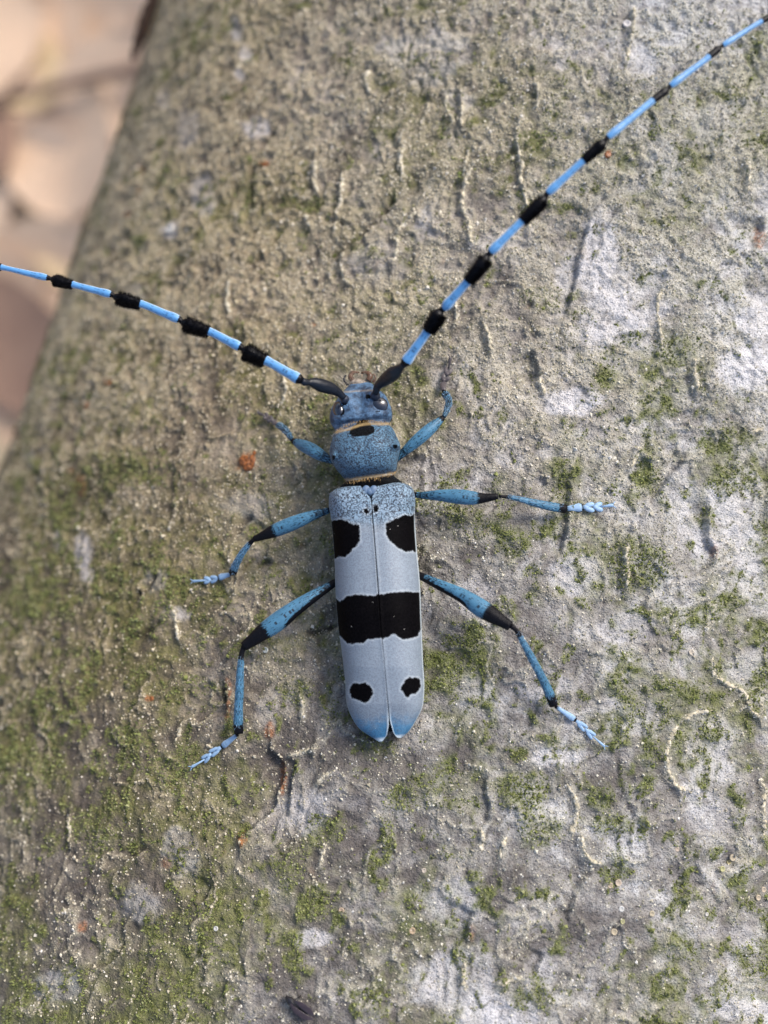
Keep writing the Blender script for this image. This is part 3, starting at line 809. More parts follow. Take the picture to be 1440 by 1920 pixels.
BVs = []
for (lx, ly, rx, ry, zm, zt, zb) in rows:
    Lp, Rp = P(lx, ly, zm), P(rx, ry, zm)
    c, hf = (Lp + Rp) / 2, (Rp - Lp) / 2
    a = np.arange(NSEG) * 2 * math.pi / NSEG
    ca, sa = np.cos(a), np.sin(a)
    ex = .86
    x = np.sign(ca) * np.abs(ca) ** ex; z = np.sign(sa) * np.abs(sa) ** ex
    BVs.append(c + x[:, None] * hf + (np.where(sa > 0, zt - zm, zm - zb) * z)[:, None] * NB)
BVs = np.array(BVs)
bv = BVs.reshape(-1, 3)
pu, pv = proj(bv)
topside = np.tile(np.sin(np.arange(NSEG) * 2 * math.pi / NSEG) > 0.0, len(rows))
def gauss(x, y, rx, ry, rot=0.0):
    cr_, sr_ = math.cos(rot), math.sin(rot)
    dx, dy = pu - x, pv - y
    return np.exp(-((dx * cr_ + dy * sr_) / rx) ** 2 - ((-dx * sr_ + dy * cr_) / ry) ** 2) * topside
dz = (.55 * gauss(646, 744, 13, 12) + .6 * gauss(703, 737, 13, 12)              # the knobs that carry the antennae
      - .42 * gauss(674, 742, 10, 16) - .28 * gauss(677, 762, 5, 22)            # the furrow between them
      + .25 * gauss(634, 786, 18, 8) + .25 * gauss(724, 777, 16, 8)
      - .35 * gauss(680, 789, 60, 3.4, -.12)                                     # neck crease
      - .30 * gauss(694, 890, 60, 4, -.1) + .10 * gauss(690, 884, 50, 5, -.1)
      + .75 * gauss(741, 836, 5.5, 5.5) + .6 * gauss(626, 856, 5, 7)             # spines of the pronotum
      - .10 * gauss(683, 845, 4, 30) + .12 * gauss(655, 850, 20, 20) + .12 * gauss(715, 845, 20, 20))
bv = bv + dz[:, None] * NB + (.35 * gauss(743, 836, 5, 5) - .0)[:, None] * RH
f = [tuple(q) for q in grid_faces(len(rows), NSEG, True)] + [tuple(range(NSEG))[::-1], tuple((len(rows) - 1) * NSEG + j for j in range(NSEG))]
pu, pv = proj(bv)
rot = -.13
dx, dy = pu - 679, pv - 807
xx, yy = dx * math.cos(rot) + dy * math.sin(rot), -dx * math.sin(rot) + dy * math.cos(rot)
spot = np.sqrt((xx / 23.5) ** 2 + ((yy + 2.5 * np.cos(xx / 10)) / 12.5) ** 2)
bl = sstep(1.12, .88, spot) * topside
front_line = 805 - .16 * (pu - 660) - 7 * np.exp(-((pu - 684) / 30) ** 2)        # hind border of the head
nape = sstep(11, 3, np.abs(pv - (front_line - 2))) * sstep(26, 6, np.abs(pu - 679) + .8 * (front_line - pv)) * .8
bl = np.maximum(bl, nape * topside)
bl = np.maximum(bl, .62 * gauss(676, 752, 3.5, 20)); bl = np.maximum(bl, .75 * gauss(690, 744, 9, 7)); bl = np.maximum(bl, .8 * gauss(646, 752, 9, 12)); bl = np.maximum(bl, .9 * gauss(741, 837, 6, 6)); bl = np.maximum(bl, .7 * gauss(625, 858, 5, 9))
bl = np.maximum(bl, .8 * gauss(640, 771, 8, 13)); bl = np.maximum(bl, .6 * gauss(707, 772, 13, 4))
rear_line = 900 - .14 * (pu - 660)
bl = np.maximum(bl, sstep(-1, 3, pv - rear_line))
bl = np.maximum(bl, 1.0 * (~topside))
head = sstep(2, -2, pv - front_line) * 1.0
clyp = sstep(2.2, .8, np.abs(pv - (733 - .06 * (pu - 676)))) * topside * .3
gold = clyp + sstep(3.6, 1.2, np.abs(pv - front_line - 1.0)) * topside * .55 + sstep(3, 1, np.abs(pv - rear_line + 2)) * topside * .6
body = mesh_obj('body', bv, f, M['body'], beetle, True, {'blk': ('FLOAT', bl), 'headmask': ('FLOAT', head), 'gold': ('FLOAT', np.clip(gold, 0, 1))}, None, OB)
body['label'] = 'blue head and granular blue pronotum with one black spot'

def skin_pt(u, v):
    """nearest top-side point of the body skin seen at a pixel"""
    d = (pu - u) ** 2 + (pv - v) ** 2 + np.where(topside, 0, 1e6)
    return bv[int(np.argmin(d))]
# gold fringes, eyes, mouth
for (pts, up_) in (([(629,812),(645,802),(665,793),(685,790),(707,793),(731,797)], -1), ([(643,903),(668,901),(695,896),(720,892),(743,886)], 1)):
    c = crspline(np.array(pts, float), 420)
    c[:, 1] += rng.normal(0, 1.4, 420)
    rt = np.array([skin_pt(a, b) for a, b in c]) + NB * .02 + rng.normal(0, .06, (420, 3))
    dr = np.c_[rng.normal(0, .25, 420), np.full(420, -up_ * .8), np.zeros(420)] + NB * rng.uniform(.2, .7, (420, 1))
    b = MB(); b.hairs(rt, dr, rng.uniform(.10, .22, 420), .013)
    part(b, 'hair_fringe', M['gold_hair'], body, smooth=False)
for (u, v, rx, ry, ang, lean) in ((713, 757, 16, 14.5, .25, .22), (632, 768, 11.5, 16, -.25, -.55)):
    kk = depth_of(skin_pt(u, v)) / FPX
    ez = unit(NB + lean * RH); ex = unit(np.array([math.cos(ang), -math.sin(ang), 0])); ex = unit(ex - ex.dot(ez) * ez); ey = np.cross(ez, ex)
    b = MB(); b.ball(skin_pt(u, v) - ez * .10, rx * kk, ry * kk, .36, ex, ey, ez, 30, 19)
    part(b, 'eye', M['eye'], body)
for (u, v, r_) in ((703.5, 741, 9.5), (645, 749, 8.5)):
    kk = depth_of(skin_pt(u, v)) / FPX
    b = MB(); b.ball(skin_pt(u, v) - NB * .05, r_ * kk, r_ * kk, .42, unit(RH), unit(np.cross(NB, RH)), NB, 18, 12)
    part(b, 'antenna_socket', M['socket'], body)
b = MB()
mp = P(676, 712, 2.2); k = depth_of(mp) / FPX
b.ball(P(676, 722, 2.7), 21 * k, 12 * k, .55, unit(RH), unit(np.cross(NB, RH)), NB, 20, 12)
part(b, 'upper_lip', M['lip'], body)
b = MB(); b.ball(P(678, 704, 2.6), 8 * k, 5 * k, .25, unit(RH), unit(np.cross(NB, RH)), NB, 14, 9); part(b, 'mouth_membrane', M['cream'], body)
for (pts, ws, m_, nm) in (([(664,716),(657,706),(662,699),(674,698)], (9, 8, 6, 2), 'amber', 'mandible'), ([(690,714),(694,705),(688,699),(677,699)], (9, 8, 6, 2), 'amber', 'mandible'),
                       ([(652,722),(645,710),(648,703)], (4, 3.4, 3), 'shell', 'palp'), ([(699,717),(704,708),(700,701)], (4, 3.4, 3), 'amber', 'palp')):
    c = crspline(np.array([(*p, w_) for p, w_ in zip(pts, ws)], float), 14)
    b = MB(); b.tube([P(x, y, 2.9) for x, y, _ in c], c[:, 2] * k * 1.35, 8, .8)
    part(b, nm, M[m_], body)
b = MB(); n = 900
uu_ = rng.normal(676, 17, n); vv_ = rng.normal(716, 7, n)
rt = np.array([P(a, q, 2.5) for a, q in zip(uu_, vv_)])
dr = np.c_[(uu_ - 676) / 30 + rng.normal(0, .3, n), np.full(n, .8) + rng.normal(0, .3, n), rng.uniform(.1, .9, n)]
b.hairs(rt + NB * .35, dr, rng.uniform(.25, .65, n), .02)
part(b, 'mouth_hairs', M['pale_hair'], body, smooth=False)
# scutellum
b = MB()
sc = P(693.5, 919, 5.0); k = depth_of(sc) / FPX
for sgn in (-1, 1):
    b.ball(P(693.5 + sgn * 7.2, 919, 4.95), 8.2 * k, 9.5 * k, .2, unit(RH), unit(np.cross(NB, RH)), NB, 16, 10)
b.tube([P(x, y, z) for x, y, z in ((694, 916, 5.0), (694, 924, 5.05), (694.5, 931, 4.95))], np.array([14, 12, 3]) * k, 10, .42)
part(b, 'scutellum', M['scut'])

# ---- wing cases
EL_OUT_L = [(676,912,.93),(650,913,.95),(629,918,.97),(619,926,1),(617,940,1),(621.5,976,1),(627.5,1046,1),(630,1115,1),(635,1178,1),(642,1227,1),(647.5,1275,1),(651.5,1324,1),(660,1345.5,1),(673,1365,1),(697,1382,1),(710,1390.5,1)]
EL_IN_L = [(679,914,0),(684,922,0),(690,929,0),(694.5,933,0),(696,943,0),(698.3,976,0),(704,1046,0),(709,1115,0),(713.5,1178,0),(719,1227,0),(723,1275,0),(727.2,1324,0),(728.8,1345,0),(728.8,1361,0),(725.5,1379,0),(716,1391.2,0)]
EL_OUT_R = [(711,912,1),(728,908,1),(745,905,1),(762,908,1),(773,915,1),(778,930,1),(778,963,1),(782,1034,1),(787,1088,1),(790.5,1172,1),(793,1237,1),(795.4,1295,1),(792,1326,1),(780,1351,1),(765,1373,1),(752,1383.5,1)]
EL_IN_R = [(708,914,0),(706,919,0),(702,925,0),(698,930,0),(697,935,0),(697.5,945,0),(700,975,0),(704.5,1034,0),(709,1088,0),(714.3,1172,0),(720.3,1237,0),(725.5,1295,0),(728.8,1326,0),(731,1351,0),(738,1375,0),(746,1383.5,0)]
Z4 = lambda X, Y: (560 + X / 4.8, 880 + Y / 4.8)
Z5 = lambda X, Y: (580 + X / 5.143, 1120 + Y / 5.143)
SPOTS = [
 [Z4(*p) for p in [(180,470),(295,465),(345,455),(390,450),(435,468),(470,490),(545,498),(550,560),(555,640),(520,690),(480,720),(460,755),(420,790),(360,785),(320,812),(180,820)]],
 [Z4(*p) for p in [(1180,395),(1045,400),(1000,420),(960,408),(920,425),(880,440),(840,465),(785,485),(785,580),(800,625),(860,680),(910,720),(970,742),(1010,735),(1065,745),(1180,750)]],
 [Z4(*p) for p in [(200,1130),(345,1165),(370,1190),(400,1170),(430,1140),(500,1130),(560,1125),(620,1132),(680,1138),(715,1125),(760,1122),(820,1108),(880,1108),(930,1100),(980,1095),(1030,1108),(1095,1105),(1200,1105)]]
 + [Z5(*p) for p in [(1200,300),(1090,305),(1060,335),(1050,370),(1010,390),(960,402),(900,405),(860,380),(830,355),(800,358),(770,378),(700,405),(690,395),(620,400),(560,410),(520,445),(460,438),(420,448),(370,450),(330,410),(295,370),(150,360)]],
 [Z5(*p) for p in [(400,850),(440,820),(480,830),(540,820),(580,850),(610,890),(610,940),(580,990),(545,1018),(500,1008),(460,990),(410,975),(388,930),(388,890)]],
 [Z5(*p) for p in [(930,785),(960,770),(1000,775),(1040,770),(1070,800),(1075,850),(1055,900),(1020,935),(990,930),(950,972),(925,955),(910,920),(880,890),(885,850),(910,830)]],
 [(683,954),(690,953),(692,960),(688,965),(682,962)], [(699,949),(706,947),(710,953),(707,960),(701,960)],
]
def poly_sdf(x, y, poly):
    Pp = np.array(poly); best = np.full(x.shape, 1e9); ins = np.zeros(x.shape, bool)
    for i in range(len(Pp)):
        a, b = Pp[i], Pp[(i + 1) % len(Pp)]; d = b - a
        k = np.clip(((x - a[0]) * d[0] + (y - a[1]) * d[1]) / (d.dot(d) + 1e-9), 0, 1)
        best = np.minimum(best, np.hypot(x - a[0] - k * d[0], y - a[1] - k * d[1]))
        c = ((a[1] > y) != (b[1] > y)) & (x < (b[0] - a[0]) * (y - a[1]) / (b[1] - a[1] + 1e-12) + a[0])
        ins ^= c
    return np.where(ins, -best, best)
def elytron(outl, innl, label):
    NT_, NA = 320, 60
    o = crspline(np.array(outl, float), NT_)
    i_ = np.array(innl, float)
    # pair the two borders station by station
    uo = np.r_[0, np.cumsum(np.linalg.norm(np.diff(np.array(outl)[:, :2], axis=0), axis=1))]; uo /= uo[-1]
    tt = np.linspace(0, 1, NT_)
    ii = np.c_[np.interp(tt, uo, i_[:, 0]), np.interp(tt, uo, i_[:, 1])]
    ii[:, 0] = np.convolve(np.pad(ii[:, 0], 3, 'edge'), np.ones(7) / 7, 'valid'); ii[:, 1] = np.convolve(np.pad(ii[:, 1], 3, 'edge'), np.ones(7) / 7, 'valid')
    vrow = (o[:, 1] + ii[:, 1]) / 2
    zs = np.interp(vrow, [905, 918, 940, 1000, 1150, 1250, 1320, 1365, 1392], [4.7, 5.2, 5.75, 6.2, 6.3, 5.8, 5.0, 4.1, 3.4])      # along the seam
    ze = np.interp(vrow, [905, 925, 960, 1150, 1280, 1350, 1392], [4.3, 3.5, 3.0, 2.9, 2.9, 2.9, 3.1])                             # along the rim
    V = []; lat = []
    for n_ in range(NT_):
        E = P(o[n_, 0], o[n_, 1], ze[n_]); S = P(ii[n_, 0], ii[n_, 1], zs[n_])
        S0 = S - NB * (zs[n_] - ze[n_])
        a = np.linspace(0, 1, NA)
        a2 = 1 - (1 - a) ** 1.25
        z = (1 - a2 ** 2.7) ** (1 / 1.9)
        flat_ = S0 + a2[:, None] * (E - S0)
        row = flat_ + (z * (zs[n_] - ze[n_]))[:, None] * NB
        # shoulder hump
        hump = .35 * np.exp(-((vrow[n_] - 940) / 22) ** 2) * np.exp(-((a2 - .72) / .2) ** 2)
        row += hump[:, None] * NB
        row += (.05 * np.exp(-(a2 / .05) ** 2))[:, None] * NB                      # raised seam
        lip = [S - NB * .55 + .05 * (E - S0)]
        und = [E - NB * .35 - .01 * (E - S0), E - NB * 1.2 - .06 * (E - S0), E - NB * 1.3 - .3 * (E - S0)]
        V.append(np.concatenate([lip, row, und])); lat.append(np.r_[0, a2, 1.01, 1.05, 1.3])
    V = np.array(V); lat = np.array(lat)
    v = V.reshape(-1, 3); lat = lat.ravel()
    px, py = proj(v)
    sd = np.full(len(v), 1e9)
    for sp in SPOTS: sd = np.minimum(sd, poly_sdf(px, py, sp))
    tip = sstep(1318, 1390, py + 22 * np.abs(lat - .5)) * .95
    shd = sstep(1005, 960, py)
    rowi = np.repeat(np.arange(NT_), NA + 4)
    rim = np.maximum(sstep(.975, .995, lat) * sstep(1.04, 1.0, lat) * .7 * sstep(930, 1000, py), sstep(NT_ - 10, NT_ - 3, rowi) * .9)
    rim = np.maximum(rim, sstep(.06, .03, lat) * sstep(1320, 1360, py) * .8)
    f = [tuple(q) for q in grid_faces(NT_, NA + 4)]
    ob = mesh_obj('wing_case', v, f, M['elytra'], beetle, True, {'spot': ('FLOAT', np.clip(sd, -60, 60)), 'tip': ('FLOAT', tip), 'shoulder': ('FLOAT', shd), 'rim': ('FLOAT', rim), 'side': ('FLOAT', lat)}, None, OB)
    return ob
elytron(EL_OUT_L, EL_IN_L, '')
elytron(EL_OUT_R, EL_IN_R, '')

# ---- limbs.  px rows (x, y, full width px); depths run from the root's to the tip's
def limb_pts(rows_, d0, d1, n, bulge=0.0):
    c = crspline(np.array(rows_, float), n)
    L = np.r_[0, np.cumsum(np.linalg.norm(np.diff(c[:, :2], axis=0), axis=1))]; L /= L[-1]
    dep = d0 + (d1 - d0) * L - bulge * np.sin(L * math.pi)
    return np.array([unproj(x, y, z) for (x, y, _), z in zip(c, dep)]), c[:, 2] * dep / FPX
def hair_on(mb, pts, ws, n, ln, wid, u0=0, u1=1, lean=.6, sidebias=None):
    idx = rng.uniform(u0, u1, n) * (len(pts) - 1); i = idx.astype(int).clip(0, len(pts) - 2)
    fr = (idx - i)[:, None]
    c = pts[i] * (1 - fr) + pts[i + 1] * fr
    T = pts[i + 1] - pts[i]; T /= np.linalg.norm(T, axis=1)[:, None]
    S = np.cross(T, [0, 0, 1.0]); S /= np.linalg.norm(S, axis=1)[:, None]
    U = np.cross(S, T)
    a = rng.uniform(0, 6.283, n)
    if sidebias is not None: a = np.where(rng.random(n) < .6, rng.normal(sidebias, .7, n), a)
    rad = np.cos(a)[:, None] * S + np.sin(a)[:, None] * U
    r = (np.asarray(ws)[i] / 2)[:, None]
    mb.hairs(c + rad * r * .85, rad + T * lean + rng.normal(0, .12, (n, 3)), rng.uniform(.5, 1.1, n) * ln, wid)

def tarsus(pts, w0, mat, parent, off=.45, two=True):
    W = [bark_at(x, y, off if i else off + .35) for i, (x, y) in enumerate(pts)]
    k = depth_of(W[1]) / FPX
    nrm = unit(NC * .6 + np.array([0, 0, .4]))
    for i in range(4):
        a, b_ = W[i], W[i + 1]; d = unit(b_ - a); s = unit(np.cross(d, nrm)); L = np.linalg.norm(b_ - a)
        m = MB()
        wid = w0 * k * .84
        if i == 0:
            m.tube([a, a + d * L * .35, a + d * L * .8, b_ + d * .05], [wid * .45, wid * .65, wid * .95, wid * .7], 10, .5, nrm, blkf=lambda u, c_, s_: np.maximum(sstep(.93, 1.0, u), sstep(.1, 0, u)) * .8)
        elif i < 3:
            m.tube([a, a + d * L * .3, a + d * L * .6], [wid * .35, wid * .6, wid * .55], 10, .5, nrm)
            for sg in (-1, 1):
                m.tube([a + d * L * .15, a + d * L * .5 + s * sg * wid * .20, a + d * L * .95 + s * sg * wid * .34, a + d * L * 1.12 + s * sg * wid * .40],
                       [wid * .3, wid * .56, wid * .50, wid * .14], 8, .5, nrm, blkf=lambda u, c_, s_: sstep(.25, .0, u) * .9)
        else:
            m.tube([a - d * .1, a + d * L * .5, a + d * L * .85, b_], [wid * .2, wid * .3, wid * .42, wid * .3], 8, .7, nrm)
            for sg in (-1, 1):
                m.tube([b_ - d * .05 + s * sg * wid * .1, b_ + d * .16 + s * sg * wid * .3, b_ + d * .26 + s * sg * wid * .38 - nrm * .16], [wid * .14, wid * .11, wid * .03], 6, 1, nrm)
        hr = MB()
        m.build('tarsus_segment' if i < 3 else 'claw', mat, parent, OB)

LEGS = [
 dict(base=3.0, knee=3.0, shin=1.3, femur=[(742,862,12),(757,848,16),(782,826,23),(808,803,22),(831,783,10)], tibia=[(832,782,8),(839,765,12),(841,750,13),(834,738,15)],
      tarsus=[(832,734),(830,717),(837,705),(841,691),(845,669)], tw=19, tm='tarsus_brown', black=(.0, .97), side=0),
 dict(base=3.0, knee=2.8, shin=1.2, femur=[(626,866,10),(606,856,20),(582,842,25),(563,833,20),(549,826,9)], tibia=[(548,825,8),(540,813,12),(531,803,13),(522,797,13)],
      tarsus=[(520,796),(512,790),(504,784),(496,779),(483,773)], tw=15, tm='tarsus_brown', black=(.0, .95), side=0),
 dict(base=2.6, knee=3.4, shin=1.3, femur=[(768,926,8),(782,928,11),(827,929,22),(868,932,28),(890,934,25),(905,934,19),(922,932,14),(934,931,10)], tibia=[(936,930,6),(960,933,8),(1002,943,14),(1040,951,17),(1060,954,17)],
      tarsus=[(1060,954),(1092,951),(1112,951),(1128,950),(1150,947)], tw=21, tm='tarsus', black=(.08, .80), side=0),
 dict(base=2.6, knee=3.4, shin=1.3, femur=[(628,952,8),(616,957,11),(590,965,18),(562,976,25),(530,989,27),(508,998,23),(492,1005,16),(476,1011,11)], tibia=[(475,1012,8),(460,1029,11),(445,1053,14),(436,1074,16)],
      tarsus=[(434,1076),(410,1083),(396,1087),(384,1088),(360,1090)], tw=16, tm='tarsus', black=(.07, .74), side=0),
 dict(base=2.5, knee=4.0, shin=1.4, femur=[(776,1074,12),(789,1080,14),(825,1097,20),(867,1117,27),(900,1139,34),(922,1153,31),(940,1164,24),(957,1174,19)], tibia=[(958,1173,11),(966,1180,9),(980,1203,12),(1000,1240,15),(1020,1278,16),(1033,1308,18),(1038,1322,17)],
      tarsus=[(1041,1324),(1079,1350),(1097,1366),(1112,1381),(1134,1400)], tw=15, tm='tarsus', black=(.10, .78), side=1),
 dict(base=2.5, knee=4.0, shin=1.4, femur=[(640,1085,12),(627,1093,14),(595,1113,21),(553,1141,30),(516,1169,36),(492,1186,31),(474,1200,24),(457,1212,18)], tibia=[(458,1212,12),(454,1222,10),(451,1249,13),(449,1293,16),(447,1338,17),(447,1362,19),(448,1374,18)],
      tarsus=[(446,1377),(416,1400),(396,1413),(382,1425),(358,1439)], tw=16, tm='tarsus', black=(.10, .78), side=-1),
]
for g in LEGS:
    F_, T_ = g['femur'], g['tibia']
    d0 = depth_of(P(F_[0][0], F_[0][1], g['base'])); d1 = depth_of(bark_at(F_[-1][0], F_[-1][1], g['knee'])); d2 = depth_of(bark_at(T_[-1][0], T_[-1][1], g['shin']))
    fp, fw = limb_pts(F_, d0, d1, 46, .4)
    lo, hi = g['black']; sd_ = g['side']
    def fb(u, c, s, lo=lo, hi=hi, sd_=sd_):
        r = np.maximum(sstep(lo + .06, lo - .04, u), sstep(hi - .13, hi + .08, u))
        if sd_: r = np.maximum(r, sstep(.25, .75, c - .9 * u * u + .25) * sstep(.75, .5, u) if sd_ > 0 else sstep(.25, .75, -c - .9 * u * u + .25) * sstep(.75, .5, u))
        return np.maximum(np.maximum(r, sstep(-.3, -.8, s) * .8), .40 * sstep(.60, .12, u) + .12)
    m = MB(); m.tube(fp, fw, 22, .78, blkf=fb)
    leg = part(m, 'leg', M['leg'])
    tp, tw_ = limb_pts(T_, d1, d2, 40, .25)
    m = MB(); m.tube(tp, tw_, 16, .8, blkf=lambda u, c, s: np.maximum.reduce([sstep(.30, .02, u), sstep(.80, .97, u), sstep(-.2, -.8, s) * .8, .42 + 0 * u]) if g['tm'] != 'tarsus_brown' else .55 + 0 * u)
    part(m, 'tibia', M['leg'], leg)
    h = MB(); hair_on(h, tp, tw_, 260, .26, .011, .1, .95, 1.1)
    part(h, 'tibia_hairs', M['blue_hair'], leg, smooth=False)
    h = MB(); hair_on(h, fp, fw, 620, .20, .017, .05, .98, 1.8)
    part(h, 'thigh_bristles', M['hair'], leg, smooth=False)
    tarsus(g['tarsus'], g['tw'], M[g['tm']], leg)

# ---- antennae: (x, y, width px) of the scape; then for every joint blue start, blue end, black end, blue width, tuft width
def antenna(scape, segs, deps, tuftside):
    keys = [q for q, _ in deps]; vals = [z for _, z in deps]
    dep = lambda x: float(np.interp(x, keys, vals))
    c = crspline(np.array(scape, float), 30)
    pts = np.array([unproj(x, y, dep(x)) for x, y, _ in c]); ws = np.array([w_ * dep(x) / FPX for x, y, w_ in c])
    m = MB(); m.tube(pts, ws, 16, .85, rough=.05)
    ant = part(m, 'antenna', M['shell'])
    h = MB(); hair_on(h, pts, ws, 300, .18, .014, .15, .9, .9); part(h, 'scape_bristles', M['hair'], ant, smooth=False)
    pe = None
    for (a, b_, e, wb, wt, tuft) in segs:
        L1 = math.dist(a, b_); L2 = math.dist(b_, e); q = L1 / (L1 + L2)
        a, b_, e = map(np.array, (a, b_, e))
        wb = wb * 1.15
        rr = ([(*(pe - (a - pe) * .2), wb * .66)] if pe is not None else []) + [(*a, wb * .72), (*(a + (b_ - a) * .04), wb * .92), (*(a + (b_ - a) * .4), wb), (*b_, wb * 1.02), (*(b_ + (e - b_) * .18), wb * (1.08 if not tuft else 1.15)), (*(b_ + (e - b_) * .5), wb * (1.1 if not tuft else rng.uniform(1.25, 1.45))), (*(b_ + (e - b_) * .82), wb * (1.1 if not tuft else rng.uniform(1.2, 1.4))), (*(b_ + (e - b_) * .95), wb * .9), (*e, wb * .72)]
        c = crspline(np.array(rr, float), 44)
        pts = np.array([unproj(x, y, dep(x)) for x, y, _ in c]); ws = np.array([w_ * dep(x) / FPX for x, y, w_ in c])
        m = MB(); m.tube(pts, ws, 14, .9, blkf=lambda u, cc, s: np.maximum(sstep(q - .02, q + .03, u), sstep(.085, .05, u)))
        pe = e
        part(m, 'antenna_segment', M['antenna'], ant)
        if tuft:
            h = MB(); ext = (wt - wb) / 2 * dep(e[0]) / FPX
            hair_on(h, pts, ws, 2200, max(ext * 1.15, .15), .018, q + .0, .95, .2, tuftside)
            part(h, 'hair_tuft', M['hair'], ant, smooth=False)
dl = depth_of(skin_pt(646, 744)) - .3; dr_ = depth_of(skin_pt(703, 737)) - .3
antenna([(645,746,12),(636,737,15),(622,729,22),(603,723,25),(588,718,20),(578,717,12),(572,717,14),(566,714,13)],
        [((566,714),(499,676),(455,655),16,40,1), ((453,652),(391,621),(341,604),14,35,1), ((338,600),(262,569),(214,556),13,31,1), ((211,553),(135,533),(96,523),11.5,24,1),
         ((93,522),(2,501),(-28,495),10,16,1), ((-30,494),(-115,480),(-140,477),9,10,0), ((-142,476),(-220,470),(-240,469),8,8,0), ((-242,469),(-310,468),(-326,468),7,7,0), ((-328,468),(-420,472),(-470,476),6,6,0)],
        [(-480, 100), (0, 98.5), (250, 97.5), (566, 96.2), (645, dl)], 0.0 + math.pi)
antenna([(704,738,12),(708,725,15),(722,712,24),(738,700,27),(748,692,18),(752,688,13),(757,683,13)],
        [((757,684),(801,622),(826,582),16,36,1), ((832,579),(879,525),(914,480),15,35,1), ((918,475),(980,413),(1023,370),14,30,1), ((1025,364),(1095,300),(1134,265),13,23,1),
         ((1138,259),(1225,188),(1252,167),12,13,0), ((1256,162),(1330,106),(1350,89),11,11,0), ((1354,86),(1428,40),(1446,30),9,9,0), ((1449,28),(1520,-6),(1540,-15),8,8,0), ((1543,-17),(1650,-60),(1700,-76),7,7,0)],
        [(704, dr_), (757, 95.0), (900, 91.5), (1135, 90.0), (1440, 92), (1700, 94)], 0.0)

# ================================================================== THE SMALL FLY at the foot of the picture
fp0 = bark_at(545, 1880)
fly = thing('fly', fp0, 'tiny dark fly with folded wings sitting on pale lichen below the beetle', 'fly')
c = crspline(np.array([(536,1868,5),(540,1872,10),(546,1878,15),(553,1884,12),(562,1890,13),(572,1897,9),(578,1901,3)], float), 30)
b = MB(); k = depth_of(fp0) / FPX
b.tube([bark_at(x, y, .55) for x, y, _ in c], c[:, 2] * k, 14, .9)
b.build('body', M['fly'], fly, fp0)
k_w = NT('fly_wing', .3, .5); wm = k_w.done(k_w.mix(k_w.noise(4, 2), (.02, .014, .018), (.05, .038, .045)))
for sg in (-1, 1):
    b = MB()
    b.tube([bark_at(547 + sg * 3, 1879 - sg * 3, 1.0), bark_at(560 + sg * 5, 1890 - sg * 6, 1.05), bark_at(576 + sg * 4, 1902 - sg * 6, .95), bark_at(588 + sg * 1, 1909 - sg * 2, .85)], np.array([3, 11, 12, 3]) * k, 12, .08)
    b.build('wing', wm, fly, fp0)
    for q, (ox, oy) in enumerate(((-12, 4), (-5, 14), (6, 18))):
        b = MB(); x0, y0 = 544 + 4 * q, 1876 + 4 * q
        ex_, ey_ = (ox, oy) if sg > 0 else (-ox * .2 + 12, -oy * .7 - 2)
        b.tube([bark_at(x0, y0, .5), bark_at(x0 + ex_ * .6, y0 + ey_ * .6, .75), bark_at(x0 + ex_ * 1.2, y0 + ey_ * 1.2, .05)], np.array([2.2, 1.6, 1.1]) * k, 6)
        b.build('leg', M['fly'], fly, fp0)

# ================================================================== THE GROUND far below
kg = NT('forest_soil', .9, .2)
gn1 = kg.noise(.02, 5); gn2 = kg.noise(.12, 4)
gm = kg.done(kg.mix(kg.mr(gn2, .4, .65), kg.mix(gn1, (.40, .26, .175), (.56, .38, .26)), (.30, .185, .125)), kg.bump(gn2, 6, .8))
ga = np.concatenate([-np.geomspace(40000, 300, 12), np.linspace(-280, 280, 30), np.geomspace(300, 40000, 12)])
GX, GY = np.meshgrid(ga - 100, ga)
GZ = 6 * fbm(GX, GY, 180.0, 91, 3) * (np.hypot(GX, GY) < 3000)
mesh_obj('ground', np.stack([GX, GY, GZ], -1).reshape(-1, 3), grid_faces(len(ga), len(ga)), gm, None, True, None, 'structure')

def leaf_mesh(L, Wd, curl, seed, nl=11, nw=7):
    r = np.random.default_rng(seed)
    u = np.linspace(0, 1, nl)[:, None]; v = np.linspace(-1, 1, nw)[None]
    wv = np.sin(np.pi * np.clip(u, 0, 1) ** .85) ** .8 * Wd / 2 + .3
    x = v * wv; y = (u - .5) * L + 0 * v
    curl = curl * .45
    z = curl * (np.abs(v) ** 1.6) * wv * .6 + curl * 9 * (u - .5) ** 2 + r.normal(0, .5, (nl, nw)) + .9 * np.cos(u * 42) * np.abs(v)
    V = np.stack([x + 0 * y, y, z], -1).reshape(-1, 3)
    return V, grid_faces(nl, nw)
def mat_leaf(name, c1, c2):
    k = NT(name, .6, .35)
    n1 = k.noise(.06, 4); n2 = k.noise(.5, 3)
    c = k.mix(n1, c1, c2)
    c = k.mix(k.mr(n2, .5, .7, 0, .4), c, tuple(x * .55 for x in c1))
    return k.done(c, k.bump(n2, .6, .6))
LM = [mat_leaf('dead_leaf_peach', (.66, .45, .30), (.78, .57, .40)), mat_leaf('dead_leaf_tan', (.66, .48, .27), (.74, .56, .34)), mat_leaf('dead_leaf_pink', (.64, .45, .31), (.74, .55, .40)),
      mat_leaf('dead_leaf_brown', (.28, .16, .11), (.38, .24, .16))]
protos = []
for i, (L_, W_, cu) in enumerate(((78, 50, .5), (66, 42, -.5), (86, 54, .9), (58, 38, .2))):
    V, F = leaf_mesh(L_, W_, cu, i)
    protos.append((V, F))
lprotos = [leaf_mesh(*a, 20 + i, 7, 5) for i, a in enumerate(((78, 50, .5), (66, 42, -.5), (86, 54, .9), (58, 38, .2)))]
GROUP = 'dead leaves on the forest floor'
